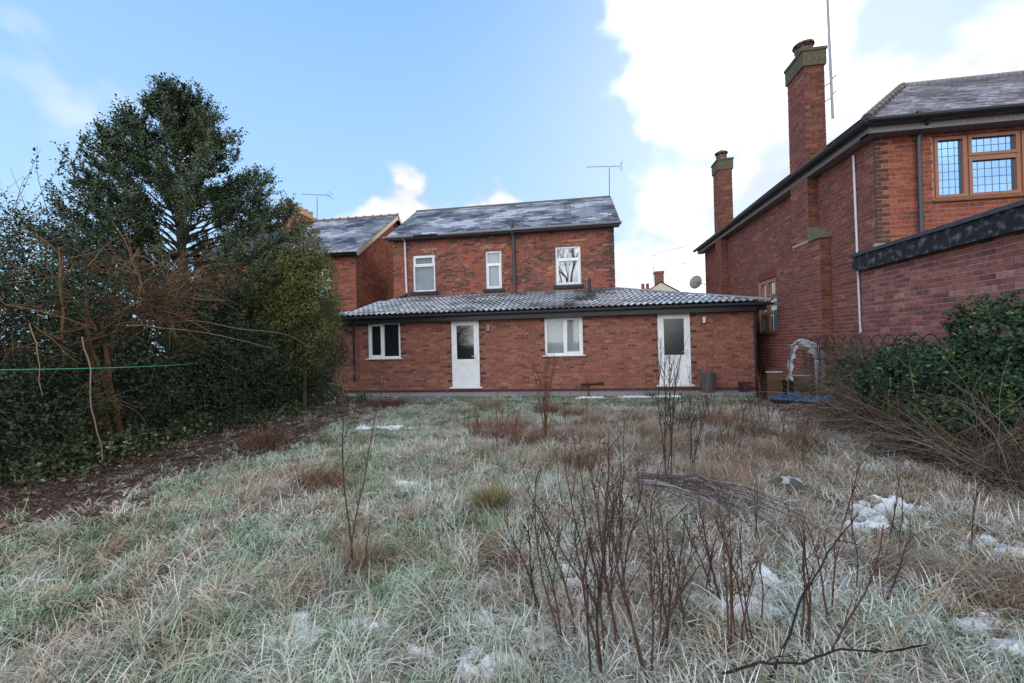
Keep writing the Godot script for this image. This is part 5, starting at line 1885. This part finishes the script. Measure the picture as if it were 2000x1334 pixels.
	for q in [["fallen_branch", "black branch lying flat across the near frosted grass", [V(0.55, 0.13, -1.72), V(0.7, 0.165, -1.75), V(0.86, 0.16, -1.77), V(1.02, 0.18, -1.84), V(1.22, 0.155, -1.88), V(1.45, 0.13, -1.98)], 0.006, Color(0.03, 0.025, 0.025)],
		["fallen_branch", "crooked dark branch slanting up towards the snow patches", [V(0.75, 0.06, -1.8), V(0.9, 0.15, -1.95), V(1.0, 0.24, -2.06), V(1.14, 0.28, -2.2), V(1.3, 0.4, -2.32), V(1.52, 0.47, -2.5)], 0.0055, Color(0.03, 0.025, 0.03)],
		["straw_stalk", "long pale orange stalk arching up beside the brambles", [V(1.0, 0.03, -1.7), V(1.069, 0.122, -1.75), V(1.3, 0.24, -1.9), V(1.6, 0.38, -2.05), V(1.88, 0.465, -2.2), V(2.17, 0.49, -2.35)], 0.0032, Color(0.29, 0.205, 0.14)],
		["fallen_branch", "pale fallen stick resting by the dried flower stems", [V(-6.5, 0.62, -9.6), V(-6.0, 0.55, -9.55), V(-5.6, 0.5, -9.5)], 0.012, Color(0.45, 0.40, 0.34)]]:
		var b := Buf.new()
		var sm := PackedVector3Array()
		var cv := Curve3D.new()
		for m in q[2].size():
			var tg: Vector3 = (q[2][mini(m + 1, q[2].size() - 1)] - q[2][maxi(m - 1, 0)]) * 0.17
			cv.add_point(q[2][m], -tg, tg)
		for m in 25:
			sm.append(cv.sample_baked(cv.get_baked_length() * m / 24.0) + rdir() * 0.003)
		b.tube(sm, q[3], q[3] * 0.45, 6, q[4], true)
		if q[0] == "fallen_branch" and q[3] < 0.01:
			for k in 6:
				var p: Vector3 = (q[2][1 + k % 4] as Vector3).lerp(q[2][2 + k % 4], R(0, 1))
				b.tube(curve_pts(p, V(R(-0.4, 1), R(-0.1, 1), R(-1, 0.3)).normalized(), R(0.05, 0.16), 4, 0, 0.25), 0.003, 0.0012, 4, q[4])
		single(q[0], b, mat_twig, q[1], "branch" if q[0] == "fallen_branch" else "stalk")

# ---------------------------------------------------------------- grass, tussocks, snow
func blade(b: Buf, p: Vector3, a: float, ln: float, w: float, bend: float, col: Color, lift := 1.0) -> void:
	var n := 4
	var out := V(cos(a), 0, sin(a))
	var sd := V(-sin(a), 0, cos(a))
	var q := p
	var ang := lerpf(0.15, 0.6, rng.randf()) * lift
	var pl := q - sd * w
	var pr := q + sd * w
	for i in n:
		var dd := out * sin(ang) + Vector3.UP * cos(ang)
		q += dd * ln / n
		ang += bend / n * R(0.7, 1.3)
		var ww := w * (1.0 - pow((i + 1.0) / n, 1.6))
		if i == n - 1:
			b.tri(pl, pr, q, col)
		else:
			b.tri(pl, pr, q + sd * ww, col)
			b.tri(pl, q + sd * ww, q - sd * ww, col)
		pl = q - sd * ww
		pr = q + sd * ww

func tuft_mesh(blades: int, lmin: float, lmax: float, w: float, bend: float, rad: float, tones: Array) -> ArrayMesh:
	var b := Buf.new()
	var comb := R(0, TAU)
	for i in blades:
		var a := R(0, TAU) if rng.randf() < 0.55 else comb + R(-0.7, 0.7)
		var r := rad * sqrt(rng.randf())
		var pa := R(0, TAU)
		blade(b, V(cos(pa) * r, -0.015, sin(pa) * r), a, R(lmin, lmax), w * R(0.7, 1.3), bend * R(0.5, 1.3), tones[rng.randi() % tones.size()])
	return b.mesh(mat_grass)

func flat_mesh(tones: Array) -> ArrayMesh:
	var b := Buf.new()
	var comb := R(0, TAU)
	for i in 26:
		var pa := R(0, TAU)
		var r := 0.09 * sqrt(rng.randf())
		blade(b, V(cos(pa) * r, R(0.0, 0.05), sin(pa) * r), comb + R(-1.3, 1.3), R(0.07, 0.19), 0.0021 * R(0.7, 1.3), R(0.2, 1.6), tones[rng.randi() % tones.size()], 2.8)
	return b.mesh(mat_grass)

func build_grass() -> void:
	# blade tones multiply the colour of each tuft: rimed, plain and yellowed blades side by side
	var mixed := []
	for i in 30:
		var k := R(0.39, 0.89)
		mixed.append(Color(k * R(0.95, 1.1), k, k * R(0.85, 1.05)))
	for i in 12:
		mixed.append(Color(0.95, 0.95, 1.0))
	for i in 6:
		mixed.append(Color(0.30, 0.32, 0.24))
	var lawn: Array = []
	var long: Array = []
	for i in 6:
		lawn.append(tuft_mesh(30, 0.045, 0.13, 0.0026, 3.3, 0.075, mixed))
	var flat: Array = []
	for i in 6:
		flat.append(flat_mesh(mixed))
	for i in 6:
		long.append(tuft_mesh(24, 0.13, 0.32, 0.0022, 2.4, 0.07, mixed))
	var place := {}
	var cell := 0.2
	var x := -6.4
	while x < 5.5:
		var z := -11.55
		while z < -0.9:
			var mid := V(x + cell / 2, 0.05, z + cell / 2)
			var q3 := cam.transform.affine_inverse() * mid
			if q3.z < -0.3 and absf(q3.x / -q3.z) < 1.6 and q3.y / -q3.z > -1.35:
				var dist := mid.distance_to(cam.position)
				var per := 600.0 if dist < 3.4 else (270.0 if dist < 6.0 else 130.0)
				var n := int(per * cell * cell + rng.randf())
				for i in n:
					var px := x + R(0, cell)
					var pz := z + R(0, cell)
					var q := bands(px, pz)
					var straw: float = q[0]
					var litter: float = q[1]
					var frost: float = q[2]
					if rng.randf() < litter * 0.86 or (snowy(px, pz) > 0.4 and rng.randf() < 0.9):
						continue
					var col: Color
					var isl := false
					if rng.randf() < straw * 0.85:
						col = Color(0.29, 0.205, 0.135).lerp(Color(0.38, 0.33, 0.28), rng.randf()) * R(0.7, 1.15)
						isl = rng.randf() < 0.5
					else:
						var green := Color(0.11, 0.175, 0.08).lerp(Color(0.26, 0.235, 0.15), rng.randf())
						col = green.lerp(Color(0.47, 0.52, 0.455), clampf(frost * 0.95 + R(-0.2, 0.25), 0, 1))
						# the open turf on the left is greener under its rime than the dead growth on the right
						col = col.lerp(Color(0.28, 0.42, 0.29), 0.42 * smoothstep(0.6, -1.6, px + ground_noise.get_noise_2d(px * 2.0, pz * 2.0)))
						isl = rng.randf() < 0.12 and pz > -9.0
					var mat := rng.randf() < 0.17 + 0.2 * straw
					if mat:
						isl = false
						col = Color(0.34, 0.285, 0.225).lerp(Color(0.50, 0.50, 0.48), clampf(frost + R(-0.3, 0.3), 0, 1)) * R(0.75, 1.15)
					var sc := R(0.75, 1.25)
					if px > 3.0 and pz < -7.0:
						isl = false
					if pz < -9.3:
						sc *= 0.55
						if not mat:
							col = col.lerp(Color(0.17, 0.27, 0.14), 0.45)
					if isl:
						sc *= R(0.7, 1.0)
					var bs := Basis(Vector3.UP, R(0, TAU)) * Basis(V(1, 0, 0), R(-0.35, 0.35))
					var key := ("f%d" if mat else ("l%d" if isl else "s%d")) % (rng.randi() % 6)
					if not place.has(key):
						place[key] = []
					place[key].append([Transform3D(bs.scaled(V(sc, sc, sc)), V(px, ground_y(px, pz), pz)), col * 1.52])
			z += cell
		x += cell
	var root := Node3D.new()
	root.name = "frosted_grass"
	add_child(root)
	root.set_meta("kind", "stuff")
	root.set_meta("label", "matted frosted grass covering the garden")
	root.set_meta("category", "grass")
	for key in place:
		var mm := MultiMesh.new()
		mm.transform_format = MultiMesh.TRANSFORM_3D
		mm.use_colors = true
		mm.mesh = (long if key[0] == "l" else (flat if key[0] == "f" else lawn))[int(key.substr(1))]
		mm.instance_count = place[key].size()
		for i in place[key].size():
			mm.set_instance_transform(i, place[key][i][0])
			mm.set_instance_color(i, place[key][i][1])
		var o := MultiMeshInstance3D.new()
		o.name = "long_tufts" if key[0] == "l" else ("matted_tufts" if key[0] == "f" else "tufts")
		o.multimesh = mm
		o.set_meta("kind", "stuff")
		root.add_child(o, true)

func tussock(label: String, p: Vector3, h: float, rad: float, col: Color, n: int, bend: float, lean := Vector3.ZERO) -> void:
	p.y = ground_y(p.x, p.z)
	var b := Buf.new()
	for i in n:
		var pa := R(0, TAU)
		var r := rad * sqrt(rng.randf())
		var q := p + V(cos(pa) * r, -0.01, sin(pa) * r)
		var a := pa + R(-0.7, 0.7)
		if lean != Vector3.ZERO and rng.randf() < 0.65:
			a = atan2(lean.z, lean.x) + R(-0.6, 0.6)
		blade(b, q, a, h * R(0.5, 1.15), 0.0024 * R(0.7, 1.4), bend * R(0.5, 1.3), vary(col, 0.3))
	single("grass_tussock", b, mat_grass, label, "tussock", "dry grass tussocks")

func build_tussocks() -> void:
	var rust := Color(0.225, 0.145, 0.10)
	var straw := Color(0.29, 0.225, 0.16)
	var olive := Color(0.20, 0.17, 0.075)
	tussock("rust-brown slumped tussock in the frosted grass towards the dark shrubs", V(-2.75, 0, -3.95), 0.40, 0.26, rust, 900, 2.3, V(1, 0, 0.3))
	tussock("rust-brown tuft hanging at the foot of the holly", V(-4.75, 0, -5.7), 0.5, 0.25, Color(0.22, 0.13, 0.09), 700, 2.0, V(0.8, 0, 0.5))
	tussock("olive upright tuft standing in the pale frosted grass", V(-0.72, 0, -3.45), 0.36, 0.10, olive, 420, 1.3)
	tussock("brown bent tussock in the near frosted grass", V(-0.50, 0, -2.62), 0.34, 0.12, rust, 420, 2.0, V(0.8, 0, 0.5))
	tussock("tan tuft at the foot of the pair of tall stems", V(-1.42, 0, -2.52), 0.34, 0.08, straw, 260, 0.7)
	tussock("tawny tuft before the left-hand back door", V(-2.35, 0, -8.4), 0.4, 0.22, straw, 420, 1.6)
	tussock("tawny low tuft beside the paved strip", V(-1.9, 0, -9.2), 0.35, 0.25, straw, 380, 1.8)
	tussock("dark red-brown heap of cuttings on the lawn by the extension's left-hand window", V(-4.55, 0, -9.7), 0.4, 0.4, Color(0.14, 0.075, 0.055), 700, 2.6, V(-1, 0, 0))
	tussock("straw ridge of fallen grass before the brambles", V(1.85, 0, -2.85), 0.34, 0.24, Color(0.30, 0.24, 0.18), 420, 2.6, V(1, 0, 0.55))
	tussock("straw ridge of combed-over grass below the laurel", V(2.25, 0, -2.6), 0.34, 0.22, Color(0.26, 0.185, 0.13), 420, 2.6, V(1, 0, 0.5))
	tussock("green strap-leaved clump among the brown stems near the right-hand back door", V(1.85, 0, -7.2), 0.5, 0.14, Color(0.05, 0.085, 0.045), 160, 1.5)
	tussock("small green clump on the paving below the right-hand back door", V(2.0, 0, -11.3), 0.36, 0.14, Color(0.05, 0.09, 0.04), 140, 1.6)
	var k := 0
	for q in [[0.6, -5.3], [1.2, -5.6], [1.7, -5.0], [0.9, -6.3], [1.9, -6.1], [2.4, -5.5], [2.6, -6.7], [3.0, -5.9], [1.4, -4.2], [2.0, -4.6], [0.3, -6.0], [2.5, -7.5], [0.1, -4.9], [3.3, -6.9], [0.2, -7.4], [1.1, -7.6]]:
		tussock("tall tawny dry grass in the brown patch around the dead weed clumps", V(q[0] + R(-0.1, 0.1), 0, q[1] + R(-0.1, 0.1)), R(0.32, 0.5), R(0.2, 0.32), rust.lerp(straw, R(0, 1)), 330, R(1.1, 2.4), V(R(-1, 1), 0, R(-1, 1)))
		k += 1
	for q in [[-1.3, -6.3], [-1.6, -6.8], [-1.0, -6.7], [-0.7, -6.0], [-0.2, -6.3], [0.0, -8.4], [-0.6, -8.7]]:
		tussock("low russet dry grass in the patch before the left-hand back door", V(q[0], 0, q[1]), R(0.28, 0.42), R(0.2, 0.3), Color(0.21, 0.115, 0.085), 420, R(1.2, 2.0))

var snow_spots := [[-1.40, -1.94, 0.20, 0.06, 0.7], [-1.22, -2.02, 0.17, 0.06, 0.7], [-1.08, -2.0, 0.14, 0.06, 0.6], [-1.45, -1.80, 0.09, 0.05, 0.5], [-0.72, -1.86, 0.09, 0.06, 0.3], [-0.42, -1.80, 0.13, 0.09, 0.0], [-0.42, -2.06, 0.12, 0.08, 0.2], [-0.02, -2.55, 0.08, 0.16, 0.2], [0.05, -2.3, 0.09, 0.07, 0.0], [1.07, -2.62, 0.15, 0.13, 0.4], [0.96, -2.36, 0.16, 0.11, 0.1], [0.76, -2.34, 0.14, 0.09, 0.6], [2.5, -3.78, 0.32, 0.14, -0.3], [2.25, -3.55, 0.15, 0.16, 0.5], [2.05, -3.42, 0.13, 0.1, 0.0], [1.95, -2.3, 0.18, 0.08, 0.1], [1.9, -2.16, 0.13, 0.07, 0.1], [2.65, -3.05, 0.16, 0.11, 0.3], [2.95, -2.9, 0.13, 0.08, 0.0], [0.4, -11.1, 0.3, 0.12, 0.0], [1.6, -11.2, 0.35, 0.14, 0.0], [2.4, -11.3, 0.3, 0.12, 0.1], [-3.3, -6.8, 0.4, 0.12, -0.3], [-0.2, -2.0, 0.07, 0.09, 0.0], [-1.75, -4.1, 0.16, 0.09, 0.2]]
var snow_noise := FastNoiseLite.new()

func snowy(x: float, z: float) -> float:
	var best := -1.0
	for s in snow_spots:
		var dx: float = x - s[0]
		var dz: float = z - s[1]
		if absf(dx) > 0.6 or absf(dz) > 0.6:
			continue
		var u: float = (dx * cos(s[4]) + dz * sin(s[4])) / (s[2] * 1.12)
		var w: float = (-dx * sin(s[4]) + dz * cos(s[4])) / (s[3] * 1.12)
		best = maxf(best, 1.0 - (u * u + w * w))
	if best < -0.5:
		return -1.0
	return best * 0.7 + snow_noise.get_noise_2d(x, z) * 1.7

func build_snow() -> void:
	var b := Buf.new()
	var done := {}
	var st := 0.02
	for s in snow_spots:
		var r: float = maxf(s[2], s[3]) * 1.8
		var i0 := floori((s[0] - r) / st)
		var i1 := ceili((s[0] + r) / st)
		var j0 := floori((s[1] - r) / st)
		var j1 := ceili((s[1] + r) / st)
		for i in range(i0, i1):
			for j in range(j0, j1):
				var key := Vector2i(i, j)
				if done.has(key):
					continue
				done[key] = true
				var k := [snowy(i * st, j * st), snowy((i + 1) * st, j * st), snowy((i + 1) * st, (j + 1) * st), snowy(i * st, (j + 1) * st)]
				if maxf(maxf(k[0], k[1]), maxf(k[2], k[3])) < 0.3:
					continue
				var P: Array = []
				for c in 4:
					var px := (i + (1 if c == 1 or c == 2 else 0)) * st
					var pz := (j + (1 if c > 1 else 0)) * st
					P.append(V(px, ground_y(px, pz) + 0.036 * smoothstep(0.1, 0.5, k[c]) + 0.004 * snow_noise.get_noise_2d(px * 1.5, pz * 1.5), pz))
				b.quad(P[3], P[2], P[1], P[0], Color(0.84, 0.86, 0.89))
	var o := single("snow", b, mat_snow, "thin leftover snow lying in patches between the grass", "snow")
	o.set_meta("kind", "stuff")

func build_litter() -> void:
	# fallen leaves on the bare strips, and low ivy at the foot of the shrubs
	var b := Buf.new()
	for i in 9000:
		var px := R(-6.0, -3.9) if i % 3 else R(3.2, 5.0)
		var pz := R(-10.5, -2.2) if i % 3 else R(-9.8, -3.4)
		if rng.randf() > bands(px, pz)[1] + 0.08:
			continue
		var a := R(0, TAU)
		var d := V(cos(a), R(-0.1, 0.5), sin(a)).normalized()
		var sz := R(0.03, 0.075)
		b.leaf(V(px, ground_y(px, pz) + R(0.004, 0.03), pz), d, d.cross(Vector3.UP).normalized(), Vector3.UP, sz, sz * 0.3, vary([Color(0.15, 0.095, 0.075), Color(0.22, 0.14, 0.10), Color(0.11, 0.075, 0.065), Color(0.33, 0.29, 0.28)][rng.randi() % 4], 0.25))
	var o := single("leaf_litter", b, mat_leaf, "brown fallen leaves on the bare strips below the shrubs", "leaves")
	o.set_meta("kind", "stuff")
	b = Buf.new()
	var ivy := leaf_tones([[Color(0.05, 0.075, 0.035), 4], [Color(0.085, 0.105, 0.045), 3], [Color(0.13, 0.14, 0.07), 1.5], [Color(0.30, 0.33, 0.30), 0.8]], 24, 0.2)
	var f := FastNoiseLite.new()
	f.seed = 51
	f.frequency = 0.9
	for i in 14000:
		var pz := R(-10.6, -2.0)
		var px := -5.8 + absf(rng.randfn(0.0, 0.3)) - 0.3
		var k := f.get_noise_2d(px, pz)
		if k < 0.02 or px > -4.7:
			continue
		var d := (rdir() + V(0.2, 0.4, 0)).normalized()
		var sz := R(0.035, 0.07)
		var ac := d.cross(rdir()).normalized()
		b.leaf(V(px, ground_y(px, pz) + R(0.01, 0.28) * clampf(k * 2.5 + 0.4, 0.2, 1.0), pz), d, ac, ac.cross(d), sz, sz * 0.42, ivy[rng.randi() % ivy.size()])
	o = single("ivy", b, mat_leaf, "low ivy creeping along the foot of the dark shrubs", "ivy")
	o.set_meta("kind", "stuff")

# ---------------------------------------------------------------- the bare tree behind the photographer, seen in a window
func grow(b: Buf, p: Vector3, d: Vector3, ln: float, r: float, depth: int) -> void:
	var pts := curve_pts(p, d, ln, 3, -0.02, 0.13)
	b.tube(pts, r, r * 0.66, 7 if depth > 4 else 4, Color(0.055, 0.045, 0.04))
	if depth == 0:
		return
	var e := pts[3]
	for i in 2 + (1 if rng.randf() < 0.6 else 0):
		var nd := ((e - pts[2]).normalized() + rdir() * R(0.45, 0.8) + V(0, 0.12, 0)).normalized()
		grow(b, e if i < 2 else pts[2], nd, ln * R(0.62, 0.86), r * R(0.5, 0.68), depth - 1)

func build_bare_tree() -> void:
	var t := thing("bare_tree", "tall bare winter tree, seen mirrored in an upper window of the brick house", "tree", V(-0.3, 0, 19.5))
	var b := Buf.new()
	b.tube(line([V(-0.3, -0.2, 19.5), V(-0.25, 4, 19.5), V(-0.2, 7.4, 19.45)]), 0.34, 0.24, 9, Color(0.055, 0.045, 0.04))
	part(t, "trunk", b, mat_twig)
	b = Buf.new()
	for i in 4:
		grow(b, V(-0.25, 6.2 + 0.4 * i, 19.5), V([-0.5, 0.55, -0.1, 0.12][i], 1.0, R(-0.4, 0.4)).normalized(), 2.4, 0.17, 6)
	part(t, "branches", b, mat_twig)

func _ready() -> void:
	rng.seed = 20240117
	cam = Camera3D.new()
	cam.name = "camera"
	cam.position = V(0, 1.45, 0)
	cam.rotation = V(0.00588596, 0.14871321, -0.02493308)
	cam.fov = rad_to_deg(2.0 * atan(667.0 / 800.0))
	cam.near = 0.05
	cam.far = 600.0
	add_child(cam)
	cam.current = true
	var env := Environment.new()
	env.background_mode = Environment.BG_SKY
	env.sky = make_sky()
	env.tonemap_mode = Environment.TONE_MAPPER_LINEAR
	env.tonemap_exposure = 1.5
	env.sdfgi_enabled = true
	env.ssao_enabled = true
	env.ssil_enabled = true
	var we := WorldEnvironment.new()
	we.name = "world_environment"
	we.environment = env
	add_child(we)
	var sun := DirectionalLight3D.new()
	sun.name = "sun"
	sun.light_energy = 0.35
	sun.light_color = Color(1.0, 0.93, 0.82)
	sun.light_angular_distance = 8.0
	sun.shadow_enabled = true
	add_child(sun)
	sun.look_at_from_position(sun_from() * 50.0, Vector3.ZERO)
	ground_noise.seed = 4
	ground_noise.frequency = 0.55
	ground_noise.fractal_octaves = 3
	make_materials()
	make_glass()
	snow_noise.seed = 90
	snow_noise.frequency = 7.0
	snow_noise.fractal_octaves = 4
	build_ground()
	build_extension()
	build_house()
	build_neighbour()
	build_right_house()
	build_garage()
	build_far_houses()
	build_holly()
	build_hedge()
	build_right_growth()
	iron_fence()
	build_clutter()
	build_weeds()
	build_tussocks()
	build_snow()
	build_litter()
	build_grass()
	build_bare_tree()
